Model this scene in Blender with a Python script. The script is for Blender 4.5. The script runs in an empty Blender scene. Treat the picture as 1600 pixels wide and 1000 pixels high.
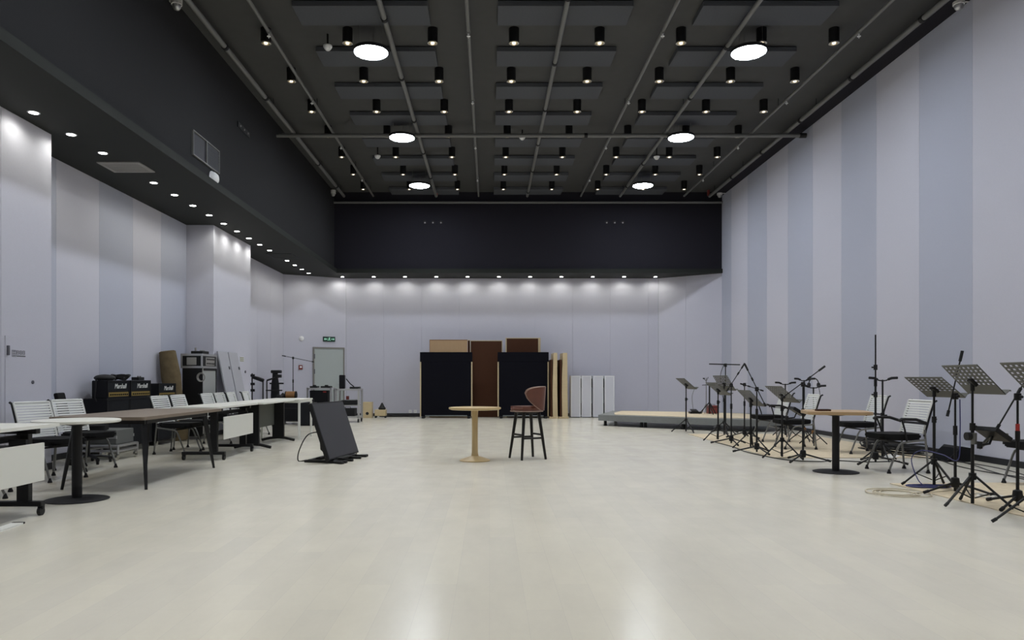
import bpy, bmesh, math, random
from mathutils import Vector, Matrix
random.seed(7)
C = bpy.context.scene.collection
PI = math.pi

# ---------------------------------------------------------------- camera, world, exposure
EYE = 1.13
FPX = 1150.0
VX, VY = 765.0, 592.0
scn = bpy.context.scene
cam_d = bpy.data.cameras.new('camera')
cam = bpy.data.objects.new('camera', cam_d)
C.objects.link(cam)
cam.location = (0, 0, EYE)
cam.rotation_euler = (PI / 2, 0, 0)
cam_d.sensor_width = 36.0
cam_d.lens = FPX / 1600.0 * 36.0
cam_d.shift_x = (800 - VX) / 1600.0
cam_d.shift_y = (VY - 500) / 1600.0
cam_d.clip_start = 0.05
cam_d.clip_end = 200
scn.camera = cam
w = bpy.data.worlds.new('world')
scn.world = w
w.use_nodes = True
w.node_tree.nodes['Background'].inputs[0].default_value = (0, 0, 0, 1)
w.node_tree.nodes['Background'].inputs[1].default_value = 0.0
scn.view_settings.view_transform = 'Standard'
scn.view_settings.look = 'None'
scn.view_settings.gamma = 1.0
scn.view_settings.use_curve_mapping = False
scn.view_settings.exposure = 0.0
DISC_EMIT = 104.0          # the big round pendant lamps
SPOT_W = 8.0             # recessed soffit spotlights
CYL_W = 62.0               # black cylinder downlights, dimmed


def FL(px, py):
    """floor point seen at a pixel of the 1600x1000 photograph"""
    d = EYE * FPX / (py - VY)
    return ((px - VX) * d / FPX, d)


def W(px, py, d):
    return ((px - VX) * d / FPX, d, EYE - (py - VY) * d / FPX)


# ---------------------------------------------------------------- materials
def mat(name, col, rough=0.6, metal=0.0, noise=0.0, nscale=20.0, emit=None, estr=0.0, bump=0.0, spec=0.5):
    m = bpy.data.materials.new(name)
    m.use_nodes = True
    nt = m.node_tree
    b = nt.nodes['Principled BSDF']
    b.inputs['Base Color'].default_value = (*col, 1)
    b.inputs['Roughness'].default_value = rough
    b.inputs['Metallic'].default_value = metal
    b.inputs['Specular IOR Level'].default_value = spec
    if noise > 0 or bump > 0:
        tc = nt.nodes.new('ShaderNodeTexCoord')
        nz = nt.nodes.new('ShaderNodeTexNoise')
        nz.inputs['Scale'].default_value = nscale
        nz.inputs['Detail'].default_value = 5
        nt.links.new(tc.outputs['Object'], nz.inputs['Vector'])
        if noise > 0:
            r = nt.nodes.new('ShaderNodeMix')
            r.data_type = 'RGBA'
            r.inputs[6].default_value = (*[max(0, c * (1 - noise)) for c in col], 1)
            r.inputs[7].default_value = (*[min(1, c * (1 + noise)) for c in col], 1)
            nt.links.new(nz.outputs['Fac'], r.inputs[0])
            nt.links.new(r.outputs[2], b.inputs['Base Color'])
        if bump > 0:
            bp = nt.nodes.new('ShaderNodeBump')
            bp.inputs['Strength'].default_value = bump
            bp.inputs['Distance'].default_value = 0.005
            nt.links.new(nz.outputs['Fac'], bp.inputs['Height'])
            nt.links.new(bp.outputs['Normal'], b.inputs['Normal'])
    if emit:
        b.inputs['Emission Color'].default_value = (*emit, 1)
        b.inputs['Emission Strength'].default_value = estr
    return m


def wood(name, c1, c2, scale=(1, 12, 12), rough=0.45):
    m = mat(name, c1, rough)
    nt = m.node_tree
    b = nt.nodes['Principled BSDF']
    tc = nt.nodes.new('ShaderNodeTexCoord')
    mp = nt.nodes.new('ShaderNodeMapping')
    mp.inputs['Scale'].default_value = scale
    nz = nt.nodes.new('ShaderNodeTexNoise')
    nz.inputs['Scale'].default_value = 3
    nz.inputs['Detail'].default_value = 8
    nz.inputs['Distortion'].default_value = 0.6
    r = nt.nodes.new('ShaderNodeMix')
    r.data_type = 'RGBA'
    r.inputs[6].default_value = (*c1, 1)
    r.inputs[7].default_value = (*c2, 1)
    nt.links.new(tc.outputs['Object'], mp.inputs['Vector'])
    nt.links.new(mp.outputs['Vector'], nz.inputs['Vector'])
    nt.links.new(nz.outputs['Fac'], r.inputs[0])
    nt.links.new(r.outputs[2], b.inputs['Base Color'])
    return m


def floor_mat():
    m = mat('vinyl_plank_floor', (0.6, 0.58, 0.5), 0.2, spec=0.22)
    nt = m.node_tree
    L = nt.links.new
    b = nt.nodes['Principled BSDF']
    tc = nt.nodes.new('ShaderNodeTexCoord')
    mp = nt.nodes.new('ShaderNodeMapping')
    mp.inputs['Rotation'].default_value = (0, 0, PI / 2)
    br = nt.nodes.new('ShaderNodeTexBrick')
    br.offset = 0.37
    br.inputs['Scale'].default_value = 1.0
    br.inputs['Brick Width'].default_value = 1.2
    br.inputs['Row Height'].default_value = 0.18
    br.inputs['Mortar Size'].default_value = 0.0012
    br.inputs['Mortar Smooth'].default_value = 0.4
    br.inputs['Bias'].default_value = 0.0
    br.inputs['Color1'].default_value = (0.685, 0.66, 0.565, 1)
    br.inputs['Color2'].default_value = (0.65, 0.628, 0.548, 1)
    br.inputs['Mortar'].default_value = (0.60, 0.58, 0.52, 1)
    L(tc.outputs['Object'], mp.inputs['Vector'])
    L(mp.outputs['Vector'], br.inputs['Vector'])
    n1 = nt.nodes.new('ShaderNodeTexNoise')
    n1.inputs['Scale'].default_value = 0.8
    n1.inputs['Detail'].default_value = 6
    n1.inputs['Roughness'].default_value = 0.7
    mp2 = nt.nodes.new('ShaderNodeMapping')
    mp2.inputs['Scale'].default_value = (2.6, 1.0, 1.0)
    L(tc.outputs['Object'], mp2.inputs['Vector'])
    L(mp2.outputs['Vector'], n1.inputs['Vector'])
    rp = nt.nodes.new('ShaderNodeValToRGB')
    rp.color_ramp.elements[0].position = 0.35
    rp.color_ramp.elements[0].color = (0.92, 0.92, 0.93, 1)
    rp.color_ramp.elements[1].position = 0.66
    rp.color_ramp.elements[1].color = (1.0, 1.0, 1.0, 1)
    L(n1.outputs['Fac'], rp.inputs['Fac'])
    mx = nt.nodes.new('ShaderNodeMix')
    mx.data_type = 'RGBA'
    mx.blend_type = 'MULTIPLY'
    mx.inputs[0].default_value = 1.0
    L(br.outputs['Color'], mx.inputs[6])
    L(rp.outputs['Color'], mx.inputs[7])
    L(mx.outputs[2], b.inputs['Base Color'])
    n2 = nt.nodes.new('ShaderNodeTexNoise')
    n2.inputs['Scale'].default_value = 3.0
    n2.inputs['Detail'].default_value = 4
    L(tc.outputs['Object'], n2.inputs['Vector'])
    mr = nt.nodes.new('ShaderNodeMapRange')
    mr.inputs['To Min'].default_value = 0.17
    mr.inputs['To Max'].default_value = 0.28
    L(n2.outputs['Fac'], mr.inputs['Value'])
    L(mr.outputs['Result'], b.inputs['Roughness'])
    return m


M = {}
M['floor'] = floor_mat()
M['wall_light'] = mat('fabric_wall_light', (0.575, 0.57, 0.645), 0.9, noise=0.04, nscale=60, bump=0.1, spec=0.2)
M['wall_mid'] = mat('fabric_wall_mid', (0.565, 0.56, 0.64), 0.9, noise=0.04, nscale=60, bump=0.1, spec=0.2)
M['wall_dark'] = mat('fabric_wall_dark', (0.465, 0.48, 0.57), 0.9, noise=0.04, nscale=60, bump=0.1, spec=0.2)
M['ceil'] = mat('ceiling_black_paint', (0.070, 0.070, 0.069), 0.85, noise=0.08, nscale=6, spec=0.2)
M['fascia'] = mat('fascia_black_fabric', (0.019, 0.018, 0.024), 0.9, noise=0.08, nscale=40, spec=0.15)
M['soffit'] = mat('soffit_dark_paint', (0.015, 0.017, 0.0145), 0.7, spec=0.25)
M['baffle'] = mat('baffle_grey_felt', (0.092, 0.096, 0.107), 0.95, noise=0.1, nscale=40, spec=0.1)
M['fascia2'] = mat('upper_wall_dark_fabric', (0.027, 0.027, 0.029), 0.9, noise=0.06, nscale=30, spec=0.15)
M['pipe'] = mat('grey_painted_pipe', (0.16, 0.16, 0.155), 0.55)
M['black'] = mat('matte_black', (0.0055, 0.0055, 0.0065), 0.5, spec=0.35)
M['black2'] = mat('soft_black', (0.011, 0.011, 0.0125), 0.7, spec=0.35)
M['tolex'] = mat('black_tolex', (0.006, 0.006, 0.0085), 0.65, spec=0.25, bump=0.4, nscale=300)
M['grille'] = mat('black_grille_cloth', (0.014, 0.015, 0.018), 0.9, spec=0.2, noise=0.25, nscale=250)
M['steel'] = mat('grey_steel_tube', (0.20, 0.20, 0.19), 0.4, 0.6)
M['chrome'] = mat('chrome', (0.7, 0.7, 0.68), 0.2, 1.0)
M['alu'] = mat('aluminium', (0.55, 0.55, 0.56), 0.4, 0.8)
M['slat'] = mat('white_plastic', (0.74, 0.75, 0.73), 0.45)
M['cushion'] = mat('black_seat_fabric', (0.008, 0.008, 0.009), 0.9, spec=0.2, noise=0.3, nscale=120)
M['white_top'] = mat('white_laminate', (0.78, 0.78, 0.72), 0.35)
M['white_metal'] = mat('white_metal', (0.75, 0.76, 0.72), 0.4)
M['grey_panel'] = mat('grey_mesh_panel', (0.075, 0.08, 0.068), 0.7)
M['desk'] = mat('desk_grey_metal', (0.085, 0.085, 0.075), 0.55)
M['brown_top'] = wood('dark_oak_laminate', (0.155, 0.12, 0.088), (0.23, 0.18, 0.135), (10, 1, 10))
M['maple'] = wood('pale_maple', (0.47, 0.34, 0.165), (0.55, 0.42, 0.22), (8, 8, 1.2))
M['oak'] = wood('warm_oak', (0.36, 0.24, 0.12), (0.46, 0.32, 0.18), (2, 12, 8))
M['leather'] = mat('brown_leather', (0.125, 0.044, 0.028), 0.32, noise=0.25, nscale=12, spec=0.6)
M['piping'] = mat('pale_piping', (0.30, 0.20, 0.16), 0.5)
M['stool_leg'] = mat('black_stained_wood', (0.008, 0.007, 0.006), 0.45, spec=0.35)
M['felt_black'] = mat('black_felt', (0.0065, 0.0065, 0.0105), 0.95, noise=0.2, nscale=80, spec=0.1)
M['ply'] = wood('pale_plywood_edge', (0.55, 0.43, 0.25), (0.64, 0.52, 0.32), (1, 1, 6))
M['tan'] = wood('tan_board', (0.48, 0.31, 0.165), (0.54, 0.36, 0.20), (6, 6, 1))
M['brown_felt'] = mat('dark_brown_felt', (0.070, 0.030, 0.017), 0.9, noise=0.15, nscale=60, spec=0.15)
M['white_board'] = mat('white_panel', (0.66, 0.67, 0.73), 0.55)
M['white_edge'] = mat('white_panel_edge', (0.78, 0.79, 0.82), 0.55)
M['stage_grey'] = mat('stage_grey_side', (0.19, 0.20, 0.20), 0.75, noise=0.1, nscale=14)
M['rug'] = mat('beige_carpet', (0.60, 0.52, 0.385), 0.95, noise=0.18, nscale=14, bump=0.3, spec=0.1)
M['roll'] = mat('olive_brown_carpet', (0.155, 0.118, 0.068), 0.95, noise=0.35, nscale=9, bump=0.4, spec=0.1)
M['door'] = mat('grey_green_door', (0.42, 0.46, 0.45), 0.5)
M['door_frame'] = mat('grey_brown_frame', (0.22, 0.21, 0.19), 0.6)
M['baseboard'] = mat('black_baseboard', (0.014, 0.014, 0.018), 0.5)
M['white_plastic'] = mat('white_device_plastic', (0.82, 0.82, 0.82), 0.4)
M['red'] = mat('red_plastic', (0.42, 0.03, 0.025), 0.45)
M['red2'] = mat('dark_red_shell', (0.20, 0.035, 0.03), 0.4)
M['gold'] = mat('gold_panel', (0.30, 0.21, 0.055), 0.45, 0.3)
M['logo'] = mat('white_logo', (0.8, 0.8, 0.78), 0.4)
M['dark_text'] = mat('dark_grey_print', (0.10, 0.10, 0.11), 0.6)
M['exit_green'] = mat('exit_green', (0.01, 0.055, 0.035), 0.4, emit=(0.02, 0.11, 0.06), estr=0.10)
M['exit_white'] = mat('exit_pictogram', (0.35, 0.65, 0.5), 0.4, emit=(0.36, 0.75, 0.55), estr=0.40)
M['lens'] = mat('lit_lens', (1, 1, 1), 0.5, emit=(1.0, 0.98, 0.92), estr=22.0)
M['disc'] = mat('lit_diffuser', (1, 1, 1), 0.5, emit=(0.87, 0.93, 1.0), estr=DISC_EMIT)
M['bulb'] = mat('dim_bulb', (1, 1, 1), 0.5, emit=(1.0, 0.86, 0.62), estr=3.0)
M['reflector'] = mat('lamp_reflector', (0.62, 0.58, 0.48), 0.25, 0.9)
M['screen'] = mat('dark_screen', (0.030, 0.030, 0.034), 0.38, noise=0.1, nscale=3)
M['vent'] = mat('grey_vent', (0.30, 0.29, 0.275), 0.6)
M['vent_dark'] = mat('dark_vent', (0.012, 0.012, 0.02), 0.6)
M['orange'] = wood('amber_drum_wood', (0.22, 0.10, 0.03), (0.30, 0.15, 0.05))
M['cable_blue'] = mat('blue_cable', (0.03, 0.035, 0.14), 0.5)
M['cable_tan'] = mat('tan_cable', (0.52, 0.47, 0.36), 0.6)
M['cable_white'] = mat('white_cable', (0.7, 0.7, 0.66), 0.5)
M['paper'] = mat('white_paper', (0.85, 0.85, 0.85), 0.8)
M['wall_box'] = mat('wall_grey_device', (0.10, 0.10, 0.12), 0.5)
M['sign_yellow'] = mat('sign_olive', (0.30, 0.30, 0.20), 0.6)
M['mid_grey'] = mat('mid_grey_case', (0.13, 0.135, 0.13), 0.6)
M['lean'] = mat('grey_board', (0.41, 0.41, 0.45), 0.6)
M['rackface'] = mat('grey_rack_door', (0.36, 0.37, 0.36), 0.55)


# ---------------------------------------------------------------- mesh helpers
def B():
    return bmesh.new()


def box(bm, c, s, rot=None, bev=0.0, mi=0):
    r = bmesh.ops.create_cube(bm, size=1.0)
    vs = r['verts']
    bmesh.ops.scale(bm, vec=s, verts=vs)
    if bev > 0:
        es = list({e for v in vs for e in v.link_edges})
        rb = bmesh.ops.bevel(bm, geom=es, offset=bev, segments=2, affect='EDGES', profile=0.5)
        fs = {f for f in rb['faces']}
        vs = list({v for f in rb['faces'] for v in f.verts} | {v for v in vs if v.is_valid})
    if rot is not None:
        bmesh.ops.rotate(bm, cent=(0, 0, 0), matrix=rot, verts=vs)
    bmesh.ops.translate(bm, vec=c, verts=vs)
    if mi:
        for f in {f for v in vs for f in v.link_faces}:
            f.material_index = mi
    return vs


def b2(bm, x0, x1, y0, y1, z0, z1, bev=0.0, mi=0):
    return box(bm, ((x0 + x1) / 2, (y0 + y1) / 2, (z0 + z1) / 2), (abs(x1 - x0), abs(y1 - y0), abs(z1 - z0)), None, bev, mi)


def frames(pts):
    pts = [Vector(p) for p in pts]
    out = []
    n = len(pts)
    prev = None
    for i in range(n):
        if i == 0:
            t = pts[1] - pts[0]
        elif i == n - 1:
            t = pts[-1] - pts[-2]
        else:
            t = (pts[i + 1] - pts[i]).normalized() + (pts[i] - pts[i - 1]).normalized()
        t = t.normalized() if t.length > 1e-9 else Vector((0, 0, 1))
        if prev is None:
            a = Vector((0, 0, 1)) if abs(t.z) < 0.9 else Vector((1, 0, 0))
            u = t.cross(a).normalized()
        else:
            u = (prev - t * prev.dot(t))
            u = u.normalized() if u.length > 1e-6 else t.orthogonal().normalized()
        prev = u
        out.append((pts[i], u, t.cross(u).normalized()))
    return out


def tube(bm, pts, r, n=8, r2=None, sx=1.0):
    fr = frames(pts)
    rings = []
    m = len(fr)
    for i, (p, u, v) in enumerate(fr):
        rr = r if r2 is None else r + (r2 - r) * i / (m - 1)
        rings.append([bm.verts.new(p + u * (rr * sx * math.cos(2 * PI * k / n)) + v * (rr * math.sin(2 * PI * k / n))) for k in range(n)])
    for a, b in zip(rings, rings[1:]):
        for k in range(n):
            bm.faces.new((a[k], a[(k + 1) % n], b[(k + 1) % n], b[k]))
    bm.faces.new(list(reversed(rings[0])))
    bm.faces.new(rings[-1])


def cyl(bm, p0, p1, r0, r1=None, n=14):
    tube(bm, [p0, p1], r0, n, r1 if r1 is not None else r0)


def lathe(bm, prof, n=32, c=(0, 0, 0), cap=True):
    rings = []
    for (r, z) in prof:
        if r < 1e-6:
            rings.append([bm.verts.new((c[0], c[1], c[2] + z))])
        else:
            rings.append([bm.verts.new((c[0] + r * math.cos(2 * PI * k / n), c[1] + r * math.sin(2 * PI * k / n), c[2] + z)) for k in range(n)])
    for a, b in zip(rings, rings[1:]):
        for k in range(n):
            k2 = (k + 1) % n
            if len(a) == 1 and len(b) == 1:
                continue
            if len(a) == 1:
                bm.faces.new((a[0], b[k], b[k2]))
            elif len(b) == 1:
                bm.faces.new((a[k], b[0], a[k2]))
            else:
                bm.faces.new((a[k], b[k], b[k2], a[k2]))
    if cap:
        if len(rings[0]) > 1:
            bm.faces.new(rings[0])
        if len(rings[-1]) > 1:
            bm.faces.new(list(reversed(rings[-1])))


def prism(bm, poly, z0, z1):
    a = [bm.verts.new((x, y, z0)) for x, y in poly]
    b = [bm.verts.new((x, y, z1)) for x, y in poly]
    n = len(poly)
    for k in range(n):
        bm.faces.new((a[k], a[(k + 1) % n], b[(k + 1) % n], b[k]))
    bm.faces.new(list(reversed(a)))
    bm.faces.new(b)


def rrect(w, d, r, n=6, cx=0, cy=0):
    pts = []
    for sx, sy, a0 in ((1, 1, 0), (-1, 1, 90), (-1, -1, 180), (1, -1, 270)):
        for i in range(n + 1):
            a = math.radians(a0 + 90 * i / n)
            pts.append((cx + sx * (w / 2 - r) + r * math.cos(a), cy + sy * (d / 2 - r) + r * math.sin(a)))
    return pts


def bez(p0, p1, p2, p3, n=10):
    p0, p1, p2, p3 = map(Vector, (p0, p1, p2, p3))
    return [p0 * (1 - t) ** 3 + p1 * 3 * t * (1 - t) ** 2 + p2 * 3 * t * t * (1 - t) + p3 * t ** 3 for t in [i / n for i in range(n + 1)]]


def spline(pts, n=6):
    P = [Vector(p) for p in pts]
    P = [P[0] * 2 - P[1]] + P + [P[-1] * 2 - P[-2]]
    out = []
    for i in range(1, len(P) - 2):
        a, b, c, d = P[i - 1:i + 3]
        for k in range(n):
            t = k / n
            out.append(0.5 * ((2 * b) + (c - a) * t + (2 * a - 5 * b + 4 * c - d) * t * t + (3 * b - a - 3 * c + d) * t ** 3))
    out.append(P[-2])
    return out


def obj(name, bm, m, parent=None, loc=None, rz=0.0, smooth=True):
    bmesh.ops.recalc_face_normals(bm, faces=bm.faces[:])
    me = bpy.data.meshes.new(name)
    bm.to_mesh(me)
    bm.free()
    for mm in (m if isinstance(m, (list, tuple)) else [m]):
        me.materials.append(M[mm])
    if smooth:
        me.shade_smooth()
        me.set_sharp_from_angle(angle=math.radians(46))
    o = bpy.data.objects.new(name, me)
    C.objects.link(o)
    if smooth:
        wn = o.modifiers.new('even_normals', 'WEIGHTED_NORMAL')
        wn.keep_sharp = True
    if parent is not None:
        o.parent = parent
    if loc is not None:
        o.location = loc
    o.rotation_euler = (0, 0, rz)
    return o


def tag(o, label, cat, group=None):
    o['label'] = label
    o['category'] = cat
    if group:
        o['group'] = group
    return o


def thing(name, label, cat, loc=(0, 0, 0), rz=0.0, group=None):
    o = bpy.data.objects.new(name, None)
    o.empty_display_size = 0.1
    C.objects.link(o)
    o.location = loc
    o.rotation_euler = (0, 0, rz)
    return tag(o, label, cat, group)


def struct(name, bm, m, smooth=False):
    o = obj(name, bm, m, smooth=smooth)
    o['kind'] = 'structure'
    return o


KIDS = {}


def dup(root, loc, rz, label, group=None):
    kids = {}
    for o in bpy.data.objects:
        if o.parent is not None:
            kids.setdefault(o.parent, []).append(o)

    def rec(o, parent):
        c = o.copy()
        C.objects.link(c)
        if parent is not None:
            c.parent = parent
        for ch in kids.get(o, []):
            rec(ch, c)
        return c
    r = rec(root, None)
    r.location = loc
    r.rotation_euler = (0, 0, rz)
    r['label'] = label
    if group:
        r['group'] = group
    return r


def text_mesh(name, s, size, m, parent, loc, rot, shear=0.0, depth=0.001, align='CENTER', label=None):
    cu = bpy.data.curves.new(name, 'FONT')
    cu.body = s
    cu.size = size
    cu.shear = shear
    cu.extrude = depth
    cu.align_x = align
    cu.align_y = 'CENTER'
    t = bpy.data.objects.new(name + '_curve', cu)
    C.objects.link(t)
    bpy.context.view_layer.update()
    me = bpy.data.meshes.new_from_object(t.evaluated_get(bpy.context.evaluated_depsgraph_get()))
    bpy.data.objects.remove(t)
    bpy.data.curves.remove(cu)
    me.materials.clear()
    me.materials.append(M[m])
    o = bpy.data.objects.new(name, me)
    C.objects.link(o)
    o.parent = parent
    o.location = loc
    o.rotation_euler = rot
    return o


ORD = ['first', 'second', 'third', 'fourth', 'fifth', 'sixth', 'seventh', 'eighth', 'ninth', 'tenth', 'eleventh', 'twelfth',
       'thirteenth', 'fourteenth', 'fifteenth', 'sixteenth', 'seventeenth', 'eighteenth']

# ================================================================ ROOM
XL, XP, XR = -6.03, -5.49, 6.73      # left wall, pilaster face, right wall
YB, YLC, YRC, YF = 22.41, 21.52, 21.33, -5.0
ZS, ZC = 4.19, 6.54                  # soffit underside, ceiling
XLIP, XFA, YFA = -4.41, -4.50, 21.33

bm = B(); b2(bm, XL - 0.3, XR + 0.3, YF - 0.3, YB + 0.3, -0.2, 0.0)
struct('floor', bm, 'floor')
bm = B(); b2(bm, XFA - 0.3, XR + 0.3, YF - 0.3, YFA + 0.3, ZC, ZC + 0.2)
struct('ceiling', bm, 'ceil')

# right wall: fabric panels of alternating tone with a hair joint between them
edges = [20.5, 19.2, 17.87, 16.60, 15.33, 14.08, 12.81, 11.53, 10.26]
while edges[-1] > YF:
    edges.append(edges[-1] - 1.275)
edges = [YRC] + edges
bm = B()
for i, (a, b) in enumerate(zip(edges, edges[1:])):
    b2(bm, XR, XR + 0.04, max(b, YF) + 0.002, a - 0.002, 0, ZC, mi=[2, 0][i % 2])
b2(bm, XR + 0.04, XR + 0.2, YF, YRC + 0.6, 0, ZC, mi=2)
struct('wall_right', bm, ['wall_light', 'wall_mid', 'wall_dark'])
bm = B(); b2(bm, XR - 0.28, XR, YF, YFA, ZC - 0.11, ZC)
struct('ceiling_beam_right', bm, 'fascia')
bm = B(); b2(bm, XR - 0.02, XR, YF, YRC, 0.0, 0.085, 0.004)
struct('baseboard_right', bm, 'baseboard')

# left wall
ed = [YLC, 20.25, 19.1, 17.95, 16.9, 14.64, 13.51, 12.44, 11.37, 10.24, 9.1, 7.9, 6.9, 5.7, 4.5, 3.3, 2.1, 0.9, -0.3, -1.5, -2.7, -3.9, YF]
tone = [0, 1, 0, 1, 0, 2, 0, 2, 0, 2, 0, 0]
bm = B()
for i, (a, b) in enumerate(zip(ed, ed[1:])):
    b2(bm, XL - 0.04, XL, b + 0.002, a - 0.002, 0, ZS + 0.1, mi=tone[i] if i < len(tone) else (i % 2) * 2)
b2(bm, XL - 0.2, XL - 0.04, YF, YLC + 0.6, 0, ZS + 0.1, mi=2)
struct('wall_left', bm, ['wall_light', 'wall_mid', 'wall_dark'])
bm = B(); b2(bm, XL, XL + 0.02, YF, YLC, 0.0, 0.085, 0.004)
struct('baseboard_left', bm, 'baseboard')
for nm, y0, y1 in (('wall_left_pilaster', 6.55, 9.22), ('wall_left_pilaster', 14.64, 16.9)):
    bm = B()
    if y1 < 10:
        b2(bm, XL, XP, 8.27, y1, 0, ZS); b2(bm, XL, XP, y0, 8.265, 0, ZS)
    else:
        b2(bm, XL, XP, y0, y1, 0, ZS)
    struct(nm, bm, 'wall_light')
    bm = B(); b2(bm, XP, XP + 0.015, y0, y1, 0, 0.085, 0.003)
    struct('baseboard_left', bm, 'baseboard')


def slanted(name, p, q, cuts, ms, z1, thick=0.15):
    """a straight wall from p to q (looking from the room) made of panels"""
    p, q = Vector(p), Vector(q)
    L = (q - p).length
    t = (q - p).normalized()
    nrm = Vector((-t.y, t.x))
    bm = B()
    cs = [0.0] + cuts + [L]
    for i, (a, b) in enumerate(zip(cs, cs[1:])):
        a2, b2_ = p + t * (a + 0.002), p + t * (b - 0.002)
        poly = [a2, b2_, b2_ + nrm * 0.03, a2 + nrm * 0.03]
        k0 = len(bm.faces)
        prism(bm, [(v.x, v.y) for v in poly], 0, z1)
        bm.faces.ensure_lookup_table()
        for f in bm.faces[k0:]:
            f.material_index = ms[i % len(ms)]
    k0 = len(bm.faces)
    prism(bm, [(v.x, v.y) for v in (p + nrm * 0.03, q + nrm * 0.03, q + nrm * thick, p + nrm * thick)], 0, z1)
    struct(name, bm, ['wall_light', 'wall_mid', 'wall_dark'])
    bm = B()
    prism(bm, [(v.x, v.y) for v in (p, q, q - nrm * 0.02, p - nrm * 0.02)], 0, 0.085)
    struct('baseboard_back', bm, 'baseboard')


PL0, PL1 = (XL, YLC), (-4.37, YB)
PR0, PR1 = (5.14, YB), (XR, YRC)
slanted('wall_back_left', PL0, PL1, [], [1], ZS + 0.1)
slanted('wall_back', PL1, PR0, [1.15 * k for k in range(1, 9)], [1], ZS + 0.1)
slanted('wall_back_right', PR0, PR1, [0.85], [1], ZS + 0.1)
bm = B(); b2(bm, XL - 0.2, XR + 0.2, YF - 0.2, YF, 0, ZC)
struct('wall_rear', bm, 'wall_mid')

# dark soffit running along the left wall and across the back
bm = B()
b2(bm, XL - 0.2, XLIP, YF, YFA - 0.08, ZS, ZS + 0.12)
prism(bm, [(XL - 0.2, YFA - 0.08), (XR, YFA - 0.08), (XR, YB + 0.2), (XL - 0.2, YB + 0.2)], ZS, ZS + 0.12)
struct('ceiling_soffit', bm, 'soffit')
bm = B(); b2(bm, XFA - 0.2, XFA, YF, YFA, ZS + 0.12, ZC)
struct('wall_left_upper', bm, 'fascia2')
bm = B(); b2(bm, XFA - 0.2, XR + 0.0, YFA, YFA + 0.2, ZS + 0.12, ZC)
struct('wall_back_upper', bm, 'fascia')

# cabinet door flush in the near pilaster, with its printed notice
cab = thing('wall_cabinet_door', 'flush pale cabinet door with small dark print in the front left pilaster', 'cabinet door', (XP, 8.62, 0))
bm = B(); b2(bm, 0.0, 0.012, -0.29, 0.29, 0.25, 1.62, 0.002)
obj('door_panel', bm, 'wall_light', cab)
bm = B(); b2(bm, 0.012, 0.035, -0.275, -0.245, 1.40, 1.51, 0.004)
obj('pull_handle', bm, 'wall_box', cab)
bm = B(); cyl(bm, (0.012, 0.20, 1.09), (0.022, 0.20, 1.09), 0.022)
obj('lock', bm, 'wall_box', cab)
bm = B()
for (a, b, c, d) in ((-.18, -.105, 1.455, 1.462), (-.18, -.105, 1.385, 1.392), (-.18, -.173, 1.385, 1.462), (-.112, -.105, 1.385, 1.462),
                     (-.168, -.117, 1.44, 1.446), (-.168, -.117, 1.42, 1.426), (-.168, -.117, 1.40, 1.406), (-.146, -.139, 1.39, 1.455),
                     (-.095, .065, 1.388, 1.402)):
    b2(bm, 0.012, 0.0135, a, b, c, d)
obj('notice_print', bm, 'dark_text', cab)
bm = B()
for gy in (-0.075, -0.02, 0.035):
    b2(bm, 0.012, 0.0135, gy - .02, gy + .02, 1.452, 1.459); b2(bm, 0.012, 0.0135, gy - .017, gy + .017, 1.434, 1.440)
    b2(bm, 0.012, 0.0135, gy - .02, gy - .013, 1.414, 1.459); b2(bm, 0.012, 0.0135, gy + .013, gy + .02, 1.414, 1.459)
    b2(bm, 0.012, 0.0135, gy - .02, gy + .02, 1.414, 1.420)
obj('notice_characters', bm, 'dark_text', cab)

# ================================================================ CEILING
ZB = EYE + 5.32           # underside of the felt baffles
cols = [(-1.855, 'left'), (1.088, 'middle'), (4.02, 'right')]
first = None
for ci, (x, cn) in enumerate(cols):
    for k in range(8):
        y = 10.5 + 1.455 * k
        lab = 'thin dark grey ceiling baffle panel, %s from the front in the %s row' % (ORD[k], cn)
        if first is None:
            t = thing('ceiling_baffle', lab, 'ceiling panel', (x, y, ZB), 0, 'grey baffle panels under the black ceiling')
            bm = B(); b2(bm, -0.97, 0.97, 0, 0.585, 0, 0.078, 0.006)
            obj('panel', bm, 'baffle', t)
            bm = B()
            for sx in (-0.8, 0.8):
                for sy in (0.12, 0.46):
                    cyl(bm, (sx, sy, 0.078), (sx, sy, ZC - ZB), 0.012, n=8)
            obj('spacer', bm, 'black', t)
            first = t
        else:
            dup(first, (x, y, ZB), 0, lab)

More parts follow.
